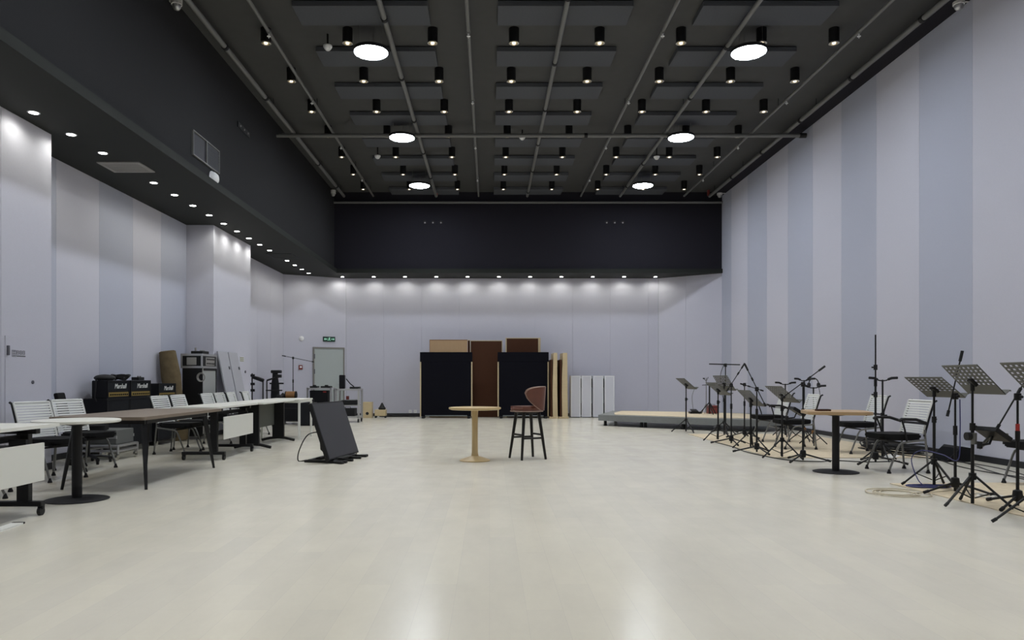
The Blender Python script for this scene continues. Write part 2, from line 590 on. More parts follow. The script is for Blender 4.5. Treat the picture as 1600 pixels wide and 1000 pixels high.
# black cylinder downlights
zc = EYE + 5.19
first = None
xs = [-3.456, -2.194, -0.88, 0.377, 1.70, 2.957, 4.2, 5.32]
for r in range(-8, 7):
    for ci, x in enumerate(xs):
        y = 11.37 + 1.46 * r
        rn = 'front edge row' if r == -1 else ('out of view overhead, row %s' % ORD[-r - 2] if r < 0 else '%s row from the front' % ORD[r])
        lab = 'black cylinder ceiling downlight, %s, %s from the left' % (rn, ORD[ci])
        if first is None:
            t = thing('cylinder_downlight', lab, 'ceiling light', (x, y, zc), 0, 'black cylinder downlights under the ceiling')
            H_ = ZC - zc
            bm = B(); lathe(bm, [(0.060, 0.0), (0.078, 0.0), (0.078, H_), (0.0, H_)], 24, cap=False)
            obj('housing', bm, 'black', t)
            bm = B(); lathe(bm, [(0.078, 0.004), (0.080, -0.010), (0.060, -0.014), (0.05, 0.02), (0.026, 0.05)], 24, cap=False)
            obj('reflector', bm, 'reflector', t)
            bm = B(); lathe(bm, [(0.0, -0.016), (0.022, -0.012), (0.030, 0.02), (0.0, 0.06)], 16, cap=False)
            obj('bulb', bm, 'bulb', t)
            ld = bpy.data.lights.new('downlight_beam', 'SPOT')
            ld.energy = CYL_W; ld.spot_size = math.radians(62); ld.spot_blend = 0.9
            ld.color = (1.0, 0.93, 0.82); ld.shadow_soft_size = 0.03
            lo = bpy.data.objects.new('downlight_beam', ld); C.objects.link(lo)
            lo.parent = t; lo.location = (0, 0, -0.03)
            first = t
        else:
            dup(first, (x, y, zc), 0, lab)

# round pendant lamps
first = None
zd = EYE + 5.03
for r, y in enumerate([11.36, 15.38, 19.2, 7.40, 3.45]):
    for sx, x in (('left', -1.83), ('right', 4.0)):
        rn = ['nearest of three in view', 'middle of three in view', 'farthest of three in view', 'just out of view overhead', 'out of view overhead'][r]
        lab = 'bright round white ceiling lamp in the %s row, %s' % (sx, rn)
        if first is None:
            t = thing('round_ceiling_lamp', lab, 'ceiling lamp', (x, y, zd), 0, 'bright round pendant lamps')
            bm = B(); lathe(bm, [(0.0, 0.0), (0.255, 0.0), (0.255, 0.018), (0.0, 0.018)], 40, cap=False)
            obj('diffuser', bm, 'disc', t)
            bm = B(); lathe(bm, [(0.262, 0.004), (0.270, 0.004), (0.270, 0.055), (0.0, 0.065)], 40, cap=False)
            lathe(bm, [(0.262, 0.004), (0.262, 0.019), (0.0, 0.0185)], 40, cap=False)
            obj('housing', bm, 'black2', t)
            bm = B()
            for a in (90, 210, 330):
                a = math.radians(a)
                cyl(bm, (0.2 * math.cos(a), 0.2 * math.sin(a), 0.05), (0.2 * math.cos(a), 0.2 * math.sin(a), ZC - zd), 0.003, n=6)
            obj('hanger_wire', bm, 'steel', t)
            first = t
        else:
            dup(first, (x, y, zd), 0, lab)

# longitudinal pipes
px_ = [(-4.17, .042, 0), (-3.33, .027, 1), (-1.53, .04, 0), (-.318, .027, 1), (1.08, .036, 0), (2.61, .027, 1), (3.74, .036, 0), (5.57, .027, 1), (6.30, .042, 0)]
zp = EYE + 5.235
for i, (x, r, spr) in enumerate(px_):
    lab = ('thin grey sprinkler pipe under the ceiling, %s pipe from the left' if spr else 'thick grey pipe running along under the ceiling, %s pipe from the left') % ORD[i]
    t = thing('sprinkler_pipe' if spr else 'ceiling_pipe', lab, 'pipe', (x, 0, zp), 0, 'pipes running the length of the ceiling')
    bm = B(); cyl(bm, (0, 3.0, 0), (0, YFA - 0.25, 0), r, n=14)
    obj('pipe_run', bm, 'pipe', t)
    ys = [11.1 + 2.7 * k for k in range(-2, 4)] if spr else [9.5 + 2.1 * k + 0.6 * (i % 3) for k in range(6)]
    for y in ys:
        if y < YFA - 0.4:
            bm = B(); cyl(bm, (0, y - 0.035, 0), (0, y + 0.035, 0), r * 1.25, n=14)
            obj('coupling', bm, 'pipe' if spr else 'black2', t)
    if spr:
        for y in (11.1, 13.8, 16.5, 19.2):
            bm = B()
            cyl(bm, (0, y, -r), (0, y, -r - 0.04), 0.012, n=8)
            cyl(bm, (0, y, -r - 0.04), (0, y, -r - 0.045), 0.028, n=12)
            cyl(bm, (0, y, -r - 0.045), (0, y, -r - 0.07), 0.007, n=8)
            obj('sprinkler_head', bm, 'white_plastic', t)
    for y in (6.0, 9.9, 14.2, 18.3, 20.6):
        bm = B(); cyl(bm, (0, y, r * .5), (0, y, ZC - zp), 0.006, n=6)
        obj('hanger_rod', bm, 'black2', t)
t = thing('cross_pipe', 'grey pipe crossing the whole ceiling from side to side', 'pipe', (0, 15.56, EYE + 5.145))
bm = B(); cyl(bm, (XFA, 0, 0), (6.68, 0, 0), 0.042, n=14)
obj('pipe_run', bm, 'pipe', t)
bm = B(); cyl(bm, (2.0, 0, 0), (2.07, 0, 0), 0.05, n=14)
obj('coupling', bm, 'black2', t)
bm = B(); cyl(bm, (6.55, 0, 0), (6.69, 0, 0), 0.052, n=14)
obj('coupling', bm, 'black2', t)
t = thing('end_pipe', 'thin grey pipe along the top edge of the black back panel', 'pipe', (0, YFA - 0.06, EYE + 5.10))
bm = B(); cyl(bm, (XFA, 0, 0), (XR, 0, 0), 0.035, n=12)
obj('pipe_run', bm, 'pipe', t)

# detectors and cameras
def detector(px, py, lab, d, zt):
    x, y, z = W(px, py, d)
    t = thing('smoke_detector', lab, 'smoke detector', (x, y, zt), 0, 'white smoke detectors on the ceiling')
    bm = B(); lathe(bm, [(0, -0.075), (0.03, -0.075), (0.055, -0.05), (0.06, -0.03), (0.07, -0.025), (0.07, 0)], 20)
    obj('body', bm, 'white_plastic', t)
    bm = B(); cyl(bm, (0, 0, 0), (0, 0, ZC - zt), 0.015, n=8)
    obj('stem', bm, 'black2', t)


detector(512, 71, 'round white smoke detector near the front left ceiling lamp', 11.55, EYE + 5.23)
detector(590, 243, 'small white smoke detector above the farthest left ceiling lamp', 17.2, EYE + 5.22)
detector(1026, 244, 'small white smoke detector above the farthest right ceiling lamp', 17.2, EYE + 5.20)
detector(816, 213, 'white smoke detector just behind the cross pipe, mid ceiling', 16.0, EYE + 5.27)


def camera_dome(px, py, d, lab, nx):
    x, y, z = W(px, py, d)
    x -= math.copysign(0.10, nx); z -= 0.07
    t = thing('security_camera', lab, 'camera', (x, y, z), 0, 'small white cameras at the ceiling edge')
    bm = B(); cyl(bm, (0, 0, 0.02), (0, 0, 0.12), 0.075, n=20)
    obj('body', bm, 'white_plastic', t)
    bm = B(); lathe(bm, [(0.06, 0.02), (0.055, -0.02), (0.035, -0.05), (0, -0.06)], 20)
    obj('dome', bm, 'alu', t)
    bm = B(); b2(bm, min(0, nx), max(0, nx), -0.02, 0.02, 0.06, 0.10)
    obj('bracket', bm, 'white_plastic', t)


camera_dome(515, 300, 20.9, 'small white camera at the far left end of the ceiling', -0.17)
camera_dome(1130, 302, 21.0, 'small white camera at the far right top corner', 0.17)
camera_dome(1509, 2, 10.35, 'white camera at the top of the right wall, nearest the front', 0.17)
camera_dome(265, 2, 10.35, 'white camera at the top of the left dark wall', -0.17)
for px, lab in ((1107, 'tiny red alarm light near the far right ceiling corner'), (682, 'tiny red alarm light below the farthest left ceiling lamp')):
    x, y, z = W(px, 304, 21.1)
    bm = B(); lathe(bm, [(0, -0.05), (0.035, -0.04), (0.04, 0.0), (0.04, ZC - z)], 14)
    tag(obj('alarm_light', bm, 'red2', None, (x, y, z)), lab, 'alarm light')

# sockets on the black back panel
for x0, side in ((664, 'left'), (948, 'right')):
    for k in range(3):
        x, y, z = W(x0 + 12.5 * k, 347, YFA)
        t = thing('panel_socket', 'tiny round socket high on the black back panel, %s of three on the %s' % (ORD[k], side), 'socket', (x, YFA, z), 0, 'round sockets on the black back panel')
        bm = B(); cyl(bm, (0, -0.012, 0), (0, 0, 0), 0.055, n=18)
        obj('plate', bm, 'black2', t)
        bm = B(); cyl(bm, (0, -0.02, -0.02), (0, -0.012, -0.02), 0.022, n=14)
        obj('socket_face', bm, 'vent', t)

# recessed soffit spotlights
first = None


def soffit_light(x, y, lab, grp):
    global first
    if first is None:
        t = thing('recessed_spotlight', lab, 'spotlight', (x, y, ZS), 0, grp)
        bm = B(); lathe(bm, [(0.048, -0.003), (0.064, -0.004), (0.068, 0.0), (0.048, 0.0)], 24, cap=False)
        obj('trim_ring', bm, 'alu', t)
        bm = B(); lathe(bm, [(0, -0.0045), (0.050, -0.004), (0.050, -0.001), (0, -0.001)], 24, cap=False)
        obj('lens', bm, 'lens', t)
        ld = bpy.data.lights.new('spotlight_beam', 'SPOT')
        ld.energy = SPOT_W; ld.spot_size = math.radians(168); ld.spot_blend = 0.55
        ld.color = (1.0, 1.0, 0.88); ld.shadow_soft_size = 0.04
        lo = bpy.data.objects.new('spotlight_beam', ld); C.objects.link(lo)
        lo.parent = t; lo.location = (0, 0, -0.03)
        first = t
    else:
        dup(first, (x, y, ZS), 0, lab, grp)


n = 0
for k in range(-7, 19):
    if k in (3, 13):
        continue
    y = 7.45 if k == -1 else 8.46 + 0.756 * k
    if k >= -1:
        lab = 'lit recessed spotlight in the dark soffit along the left wall, %s from the front' % ORD[n] if n < 18 else 'lit recessed spotlight in the soffit at the far left corner'
        n += 1
    else:
        lab = 'recessed spotlight in the left soffit in front of the view, number %d counting back' % (-k)
        lab = 'recessed spotlight in the left soffit out of view, %s before the first seen' % ORD[-k - 2]
    soffit_light(-5.24, y, lab, 'recessed spotlights along the left soffit')
for k in range(11):
    soffit_light((535 + 48.9 * k - VX) * 22.05 / FPX, 22.05, 'lit recessed spotlight above the back wall, %s from the left' % ORD[k], 'recessed spotlights above the back wall')

# vents
t = thing('soffit_vent', 'pale grey air vent flush in the left soffit among the spotlights', 'vent', (-5.24, 10.62, ZS))
bm = B()
b2(bm, -.30, .30, -.25, -.20, -0.014, 0); b2(bm, -.30, .30, .20, .25, -0.014, 0)
b2(bm, -.30, -.25, -.20, .20, -0.014, 0); b2(bm, .25, .30, -.20, .20, -0.014, 0)
obj('frame', bm, 'vent', t)
bm = B()
for k in range(8):
    box(bm, (0, -.175 + k * .05, -0.008), (.50, .048, .003), Matrix.Rotation(math.radians(5), 3, 'X'))
obj('louvre', bm, 'vent', t)
bm = B(); b2(bm, -.25, .25, -.20, .20, -0.003, -0.0015)
obj('duct', bm, 'vent_dark', t)
t = thing('soffit_hatch', 'dark access hatch in the left soffit near the far end', 'hatch', (-5.15, 18.3, ZS))
bm = B(); b2(bm, -.3, .3, -.33, .33, -0.008, 0, 0.002)
obj('panel', bm, 'soffit', t)
bm = B()
for a in (-.31, .30):
    b2(bm, -.31, .31, a, a + .012, -0.012, 0)
    b2(bm, a, a + .012, -.31, .31, -0.012, 0)
obj('frame', bm, 'baffle', t)

# dark grille and white dome on the left upper wall
ya, yb = -XFA * FPX / (765 - 300), -XFA * FPX / (765 - 340)
t = thing('wall_grille', 'black square air grille with thin pale edge on the dark left upper wall', 'grille', (XFA, (ya + yb) / 2, EYE + 3.58))
wd = (yb - ya) / 2
bm = B(); b2(bm, 0, 0.008, -wd, wd, -.17, .17)
obj('duct', bm, 'vent_dark', t)
bm = B()
b2(bm, 0, .03, -wd, wd, -.19, -.175); b2(bm, 0, .03, -wd, wd, .175, .19)
b2(bm, 0, .03, -wd - .015, -wd, -.19, .19); b2(bm, 0, .03, wd, wd + .015, -.19, .19); b2(bm, 0, .03, -.01, .01, -.175, .175)
obj('frame', bm, 'pipe', t)
bm = B()
for k in range(8):
    box(bm, (0.016, wd / 2, -.15 + k * .043), (.004, wd, .03), Matrix.Rotation(math.radians(25), 3, 'Y'))
obj('louvre', bm, 'baffle', t)
x, y, z = XFA, -XFA * FPX / (765 - 333), 0
y = 4.48 * FPX / (765 - 333)
z = EYE + (VY - 279) * y / FPX
t = thing('dome_speaker', 'white half dome fixture on the dark left wall below the grille', 'dome fixture', (XFA, y, z))
bm = B(); lathe(bm, [(0.11, 0), (0.10, 0.05), (0.065, 0.095), (0, 0.115)], 24)
bmesh.ops.rotate(bm, cent=(0, 0, 0), matrix=Matrix.Rotation(PI / 2, 3, 'Y'), verts=bm.verts)
obj('dome', bm, 'white_plastic', t)
bm = B(); cyl(bm, (0, 0, 0), (0.012, 0, 0), 0.12, n=24)
obj('base_plate', bm, 'white_plastic', t)
y = -XFA * FPX / (765 - 380)
t = thing('control_plate', 'small black plate with pale knobs high on the dark left wall', 'plate', (XFA, y, EYE + (VY - 203) * y / FPX))
bm = B(); b2(bm, 0, 0.02, -.32, .32, -.05, .05, 0.004)
obj('plate', bm, 'black', t)
for k in (-.2, 0, .2):
    bm = B(); cyl(bm, (0.02, k, 0), (0.03, k, 0), 0.016)
    obj('knob', bm, 'vent', t)

# ================================================================ BUILDERS
def caster(bm, x, y, r=0.032):
    cyl(bm, (x - 0.014, y, r), (x + 0.014, y, r), r, n=14)
    b2(bm, x - 0.022, x + 0.022, y - 0.012, y + 0.022, r + 0.012, r + 0.045, 0.004)


def make_chair(name, label, loc, rz, group, arms=False, solid=False):
    """white backed meeting chair facing local +X"""
    t = thing(name, label, 'chair', loc, rz, group)
    bm = B()
    pr = rrect(0.50, 0.47, 0.09, 5, 0.03, 0)
    prism(bm, pr, 0.405, 0.468)
    es = [e for e in bm.edges if abs(e.verts[0].co.z - e.verts[1].co.z) < 1e-6]
    bmesh.ops.bevel(bm, geom=es, offset=0.018, segments=2, affect='EDGES')
    obj('seat', bm, 'cushion', t)

    def back(z, off=0.0):
        q = (z - 0.46) / 0.40
        return -0.205 - 0.10 * q - 0.02 * q * q + off
    # back: horizontal slats bowed a little
    bm = B()
    zs = [(0.475 + 0.026 * k, 0.018) for k in range(4)] + [(0.612 + 0.030 * k, 0.021) for k in range(8)]
    if solid:
        zs = [(0.46, 0.40)]
    wtop = 0.225
    for z, h in zs:
        nseg = 8
        for k in range(nseg):
            pass
        prev = None
        steps = 10 if solid else 1
        for sidx in range(steps):
            za, zb = z + h * sidx / steps, z + h * (sidx + 1) / steps
            wv = wtop if not solid else wtop - 0.05 * max(0, (za - 0.62) / 0.24)
            wv2 = wtop if not solid else wtop - 0.05 * max(0, (zb - 0.62) / 0.24)
            rows = []
            for k in range(nseg + 1):
                u = -1 + 2 * k / nseg
                bow = -0.022 * (1 - u * u)
                rows.append([bm.verts.new((back(zz) + bow + dx, u * ww, zz)) for zz, dx, ww in ((za, 0.006, wv), (za, -0.006, wv), (zb, -0.006, wv2), (zb, 0.006, wv2))])
            for a, b in zip(rows, rows[1:]):
                for k in range(4):
                    bm.faces.new((a[k], a[(k + 1) % 4], b[(k + 1) % 4], b[k]))
            bm.faces.new(rows[0]); bm.faces.new(list(reversed(rows[-1])))
    if not solid:
        for s in (-1, 1):
            for z0, z1 in ((0.468, 0.575), (0.605, 0.862)):
                tube(bm, [(back(z), s * 0.226, z) for z in (z0, (z0 + z1) / 2, z1)], 0.011, n=8)
        tube(bm, [(back(0.862) - 0.022 * (1 - (u / 4) ** 2), 0.226 * u / 4, 0.862) for u in range(-4, 5)], 0.012, n=8)
        tube(bm, [(back(0.862) - 0.022 * (1 - (u / 4) ** 2) - 0.001, 0.226 * u / 4, 0.851) for u in range(-4, 5)], 0.010, n=8)
    obj('backrest', bm, 'slat', t)
    if solid:
        bm = B()
        box(bm, (back(0.76) + 0.0, -0.01, 0.76), (0.006, 0.03, 0.09), Matrix.Rotation(-0.25, 3, 'Y'))
        box(bm, (back(0.79) + 0.002, 0.0, 0.80), (0.006, 0.09, 0.03), Matrix.Rotation(-0.25, 3, 'Y'))
        obj('back_cutout', bm, 'black', t)
    bm = B()
    for s in (-1, 1):
        tube(bm, [(back(z) - 0.022, s * 0.232, z) for z in (0.44, 0.52, 0.62, 0.72, 0.80, 0.85)] + [(back(0.86) - 0.05, s * 0.232, 0.868)], 0.013, n=8)
    tube(bm, [(back(0.59) - 0.022 * (1 - (u / 4) ** 2) - 0.004, 0.232 * u / 4, 0.59) for u in range(-4, 5)], 0.013, n=8)
    obj('back_frame', bm, 'black2', t)
    for s in (-1, 1):
        y = s * 0.235
        bm = B()
        tube(bm, [(-0.225, y, 0.52), (-0.23, y, 0.43), (-0.245, y, 0.30), (-0.268, y, 0.03)], 0.0125, n=8)
        lg = obj('leg', bm, 'steel', t)
        bm = B(); lathe(bm, [(0.011, 0.05), (0.016, 0.03), (0.024, 0.012), (0.024, 0.0)], 12, (-0.268, y, 0))
        obj('glide', bm, 'black', lg)
        bm = B()
        tube(bm, [(-0.232, y, 0.40), (-0.10, y, 0.385), (0.05, y, 0.365), (0.085, y, 0.345), (0.11, y, 0.30), (0.215, y, 0.03)], 0.0125, n=8)
        lg = obj('leg', bm, 'steel', t)
        bm = B(); lathe(bm, [(0.011, 0.05), (0.016, 0.03), (0.024, 0.012), (0.024, 0.0)], 12, (0.215, y, 0))
        obj('glide', bm, 'black', lg)
    bm = B()
    for x, z in ((-0.15, 0.39), (0.06, 0.368)):
        cyl(bm, (x, -0.235, z), (x, 0.235, z), 0.010, n=8)
    b2(bm, -0.19, 0.22, -0.2, 0.2, 0.388, 0.406, 0.004)
    obj('seat_frame', bm, 'black2', t)
    if arms:
        for s in (-1, 1):
            bm = B()
            tube(bm, [(-0.235, s * 0.25, 0.60), (-0.1, s * 0.265, 0.645), (0.08, s * 0.265, 0.65), (0.11, s * 0.262, 0.63)], 0.018, n=8, sx=1.2)
            tube(bm, [(0.07, s * 0.26, 0.635), (0.03, s * 0.25, 0.52), (0.0, s * 0.24, 0.385)], 0.011, n=8)
            obj('armrest', bm, 'black2', t)
    return t


def make_flip_table(label, loc, group):
    """white flip-top table, long axis local Y, its front edge on local +X"""
    t = thing('folding_table', label, 'table', loc, 0, group)
    bm = B(); prism(bm, rrect(0.66, 1.72, 0.03, 4), 0.722, 0.748)
    obj('tabletop', bm, 'white_top', t)
    bm = B(); b2(bm, 0.30, 0.318, -0.60, 0.64, 0.285, 0.60, 0.003)
    obj('modesty_panel', bm, 'white_top', t)
    bm = B()
    b2(bm, 0.10, 0.16, -0.62, 0.62, 0.615, 0.665, 0.004)
    b2(bm, 0.16, 0.30, -0.45, -0.42, 0.56, 0.64); b2(bm, 0.16, 0.30, 0.42, 0.45, 0.56, 0.64)
    obj('crossbar', bm, 'black2', t)
    for s in (-1, 1):
        y = s * 0.60
        bm = B()
        b2(bm, 0.125, 0.225, y - 0.03, y + 0.03, 0.08, 0.70, 0.006)
        b2(bm, -0.20, 0.29, y - 0.03, y + 0.03, 0.675, 0.722, 0.005)
        lg = obj('leg', bm, 'black', t)
        bm = B(); b2(bm, -0.27, 0.33, y - 0.032, y + 0.032, 0.075, 0.118, 0.008)
        obj('foot', bm, 'black', lg)
        for x in (-0.25, 0.31):
            bm = B(); caster(bm, x, y, 0.036)
            obj('caster', bm, 'black', lg)
    return t


def make_music_stand(label, loc, rz, zt, group, tilt=45, leg_rot=0, z_hub=0.26, spread=0.29, holes=True):
    """perforated orchestra stand; the player side is local +X"""
    t = thing('music_stand', label, 'music stand', loc, rz, group)
    bm = B()
    cyl(bm, (0, 0, 0.02), (0, 0, 0.72), 0.0145, n=10)
    cyl(bm, (0, 0, 0.70), (0, 0, zt - 0.06), 0.0105, n=10)
    obj('pole', bm, 'black', t)
    bm = B()
    cyl(bm, (0, 0, 0.665), (0, 0, 0.73), 0.023, n=12)
    cyl(bm, (0, 0, 0.70), (0.045, 0.02, 0.70), 0.010, n=8)
    obj('clutch', bm, 'black', t)
    bm = B()
    cyl(bm, (0, 0, z_hub - 0.03), (0, 0, z_hub + 0.03), 0.03, n=12)
    obj('collar', bm, 'black', t)
    for k in range(3):
        a = math.radians(leg_rot + 120 * k)
        c, s = math.cos(a), math.sin(a)
        bm = B()
        tube(bm, [(0.025 * c, 0.025 * s, z_hub), (spread * c, spread * s, 0.018)], 0.010, n=8, sx=1.3)
        tube(bm, [(0.018 * c, 0.018 * s, 0.07), (0.55 * spread * c, 0.55 * spread * s, z_hub * 0.50)], 0.006, n=6)
        lg = obj('leg', bm, 'black', t)
        bm = B()
        tube(bm, [(spread * 0.93 * c, spread * 0.93 * s, 0.036), (spread * 1.04 * c, spread * 1.04 * s, 0.012)], 0.0135, n=8)
        obj('rubber_foot', bm, 'black2', lg)
    # desk, tilted about the local Y axis
    Wd, Hd = 0.49, 0.355
    R = Matrix.Rotation(math.radians(tilt), 3, 'Y')        # +X end goes down
    O = Vector((0.0, 0, zt))
    bm = B()
    th = 0.0035
    if holes:
        nc, nr = 8, 6
        top0, top1 = -Hd / 2 + 0.015, Hd / 2 - 0.105
        for i in range(nc + 1):
            y = -Wd / 2 + 0.0 + Wd * i / nc
            hw = 0.0115
            b2(bm, -Hd / 2, Hd / 2, max(-Wd / 2, y - hw), min(Wd / 2, y + hw), -th, th)
        for j in range(nr + 1):
            x = top0 + (top1 - top0) * j / nr
            b2(bm, x - 0.0085, x + 0.0085, -Wd / 2, Wd / 2, -th * 0.98, th * 0.98)
        b2(bm, top1, Hd / 2, -Wd / 2, Wd / 2, -th * 0.96, th * 0.96)
        b2(bm, -Hd / 2, -Hd / 2 + 0.02, -Wd / 2, Wd / 2, -th * 0.96, th * 0.96)
    else:
        b2(bm, -Hd / 2, Hd / 2, -Wd / 2, Wd / 2, -th, th)
    bmesh.ops.rotate(bm, cent=(0, 0, 0), matrix=R, verts=bm.verts)
    bmesh.ops.translate(bm, vec=O, verts=bm.verts)
    dk = obj('desk', bm, 'desk', t, smooth=False)
    bm = B()
    b2(bm, Hd / 2 - 0.004, Hd / 2, -Wd / 2, Wd / 2, 0, 0.055)
    b2(bm, Hd / 2 - 0.004, Hd / 2 + 0.012, -Wd / 2, Wd / 2, 0.052, 0.056)
    bmesh.ops.rotate(bm, cent=(0, 0, 0), matrix=R, verts=bm.verts)
    bmesh.ops.translate(bm, vec=O, verts=bm.verts)
    obj('lip', bm, 'desk', dk, smooth=False)
    bm = B()
    b2(bm, -0.02, 0.06, -0.03, 0.03, -0.035, -0.004, 0.006)
    bmesh.ops.rotate(bm, cent=(0, 0, 0), matrix=R, verts=bm.verts)
    bmesh.ops.translate(bm, vec=O, verts=bm.verts)
    cyl(bm, (0, 0, zt - 0.10), (0, 0, zt - 0.015), 0.018, n=10)
    obj('desk_bracket', bm, 'black', t)
    return t


def make_mic_stand(label, loc, zpiv, a=None, b=None, group=None, leg_rot=0, spread=0.33, hub=0.10, mic=True, cat='microphone stand', band=None):
    """tripod stand; a and b are the two ends of the boom relative to the base"""
    t = thing('microphone_stand', label, cat, loc, 0, group)
    bm = B()
    cyl(bm, (0, 0, 0.02), (0, 0, zpiv * 0.62), 0.0135, n=10)
    cyl(bm, (0, 0, zpiv * 0.62), (0, 0, zpiv), 0.0095, n=10)
    obj('pole', bm, 'black', t)
    bm = B(); cyl(bm, (0, 0, zpiv * 0.60), (0, 0, zpiv * 0.60 + 0.09), 0.020, n=10)
    obj('clutch', bm, 'black', t)
    bm = B()
    lathe(bm, [(0.015, hub + 0.06), (0.035, hub + 0.05), (0.042, hub), (0.035, hub - 0.04), (0.0, hub - 0.05)], 14)
    obj('hub', bm, 'black', t)
    for k in range(3):
        an = math.radians(leg_rot + 120 * k)
        c, s = math.cos(an), math.sin(an)
        bm = B(); tube(bm, [(0.03 * c, 0.03 * s, hub), (spread * c, spread * s, 0.020)], 0.011, n=8)
        lg = obj('leg', bm, 'black', t)
        bm = B(); tube(bm, [(spread * 0.90 * c, spread * 0.90 * s, 0.030), (spread * 1.05 * c, spread * 1.05 * s, 0.0165)], 0.016, n=8)
        obj('rubber_foot', bm, 'black2', lg)
    if band:
        bm = B(); cyl(bm, (0, 0, band[0]), (0, 0, band[1]), 0.0165, n=12)
        obj('tape_band', bm, 'red', t)
    if a is not None:
        a, b = Vector(a), Vector(b)
        bm = B(); tube(bm, [a, b], 0.007, n=8)
        bo = obj('boom', bm, 'black', t)
        bm = B()
        p = Vector((0, 0, zpiv))
        dr = (b - a).normalized()
        lathe(bm, [(0.0, -0.035), (0.028, -0.03), (0.028, 0.03), (0.0, 0.035)], 12, (0, 0, zpiv))
        cyl(bm, p + Vector((0, -0.055, 0)), p + Vector((0, 0.03, 0)), 0.013, n=8)
        obj('boom_clutch', bm, 'black', t)
        bm = B(); tube(bm, [a - dr * 0.005, a + dr * 0.10], 0.0145, n=8)
        obj('microphone_clip', bm, 'black2', bo)
        bm = B(); tube(bm, [b - dr * 0.05, b + dr * 0.01], 0.014, n=8)
        obj('counterweight', bm, 'black2', bo)
        bm = B(); tube(bm, [a + dr * ((b - a).length * 0.32), a + dr * ((b - a).length * 0.32 + 0.05)], 0.014, n=8)
        obj('boom_joint', bm, 'black2', bo)
    return t


def make_yoke_stand(label, loc, rz, h, group, collar=False, spread=0.25):
    """upright pole with two padded arms"""
    t = thing('instrument_stand', label, 'instrument stand', loc, rz, group)
    bm = B()
    cyl(bm, (0, 0, 0.03), (0, 0, h * 0.55), 0.0165, n=10)
    cyl(bm, (0, 0, h * 0.55), (0, 0, h), 0.012, n=10)
    obj('pole', bm, 'black', t)
    bm = B(); cyl(bm, (0, 0, h * 0.53), (0, 0, h * 0.53 + 0.07), 0.026, n=10)
    tube(bm, [(0, 0, h * .56), (0.06, 0, h * .56)], 0.012, n=8)
    obj('clutch', bm, 'black', t)
    for s in (-1, 1):
        bm = B()
        tube(bm, [(0, 0, h - 0.015), (s * 0.05, 0, h - 0.01), (s * 0.09, 0.0, h + 0.01)], 0.009, n=8)
        ar = obj('arm', bm, 'black', t)
        bm = B()
        tube(bm, [(s * 0.075, 0, h + 0.004), (s * 0.12, -0.012, h + 0.022), (s * 0.195, -0.02, h + 0.026)], 0.018, n=8, sx=1.0)
        obj('arm_pad', bm, 'black2', ar)
    for k in range(3):
        a = math.radians(20 + 120 * k)
        c, s = math.cos(a), math.sin(a)
        bm = B()
        tube(bm, [(0.02 * c, 0.02 * s, 0.22), (spread * c, spread * s, 0.015)], 0.010, n=8)
        tube(bm, [(0.015 * c, 0.015 * s, 0.06), (0.5 * spread * c, 0.5 * spread * s, 0.118)], 0.006, n=6)
        obj('leg', bm, 'black', t)
    bm = B(); cyl(bm, (0, 0, 0.19), (0, 0, 0.25), 0.032, n=12)
    obj('collar', bm, 'orange' if collar else 'black', t)
    return t


def make_mixer(label, loc, rz, group):
    """small tilted monitor mixer clamped to a stand"""
    t = thing('monitor_mixer', label, 'mixer', loc, rz, group)
    R = Matrix.Rotation(math.radians(32), 3, 'Y')

    def fin(bm):
        bmesh.ops.rotate(bm, cent=(0, 0, 0), matrix=R, verts=bm.verts)
    bm = B(); b2(bm, -0.085, 0.10, -0.115, 0.115, -0.022, 0.022, 0.006); fin(bm)
    obj('body', bm, 'black', t)
    bm = B(); b2(bm, -0.07, -0.01, -0.10, 0.10, 0.022, 0.024); fin(bm)
    obj('screen', bm, 'screen', t)
    bm = B()
    for k in range(5):
        cyl(bm, (0.05, -0.09 + 0.045 * k, 0.022), (0.05, -0.09 + 0.045 * k, 0.036), 0.010, n=10)
    fin(bm)
    obj('knob', bm, 'steel', t)
    bm = B()
    tube(bm, [(0.0, 0, -0.02), (-0.03, 0, -0.09), (-0.115, 0, -0.10)], 0.010, n=8)
    cyl(bm, (-0.13, 0, -0.13), (-0.13, 0, -0.07), 0.022, n=10)
    obj('clamp', bm, 'black2', t)
    return t


# ================================================================ LEFT SIDE: TABLES
make_flip_table('white folding table with white front panel at the left edge of the view', (-4.03, 5.50, 0), 'white flip-top tables on casters')
FT = [o for o in bpy.data.objects if o.name == 'folding_table'][0]
dup(FT, (-4.01, 10.85, 0), 0, 'white folding table with white front panel just beyond the brown table')

t = thing('round_table', 'round white table on black column at the near end of the table row', 'table', (-3.86, 6.885, 0))
bm = B(); lathe(bm, [(0, 0.722), (0.36, 0.722), (0.372, 0.730), (0.372, 0.746), (0.366, 0.75), (0, 0.75)], 48)
obj('tabletop', bm, 'white_top', t)
bm = B(); cyl(bm, (0, 0, 0.01), (0, 0, 0.70), 0.044, n=24); lathe(bm, [(0.13, 0.722), (0.13, 0.712), (0.05, 0.69)], 24)
obj('column', bm, 'black', t)
bm = B(); lathe(bm, [(0, 0), (0.275, 0), (0.277, 0.006), (0.24, 0.014), (0.05, 0.022), (0, 0.022)], 40)
obj('base', bm, 'black2', t)

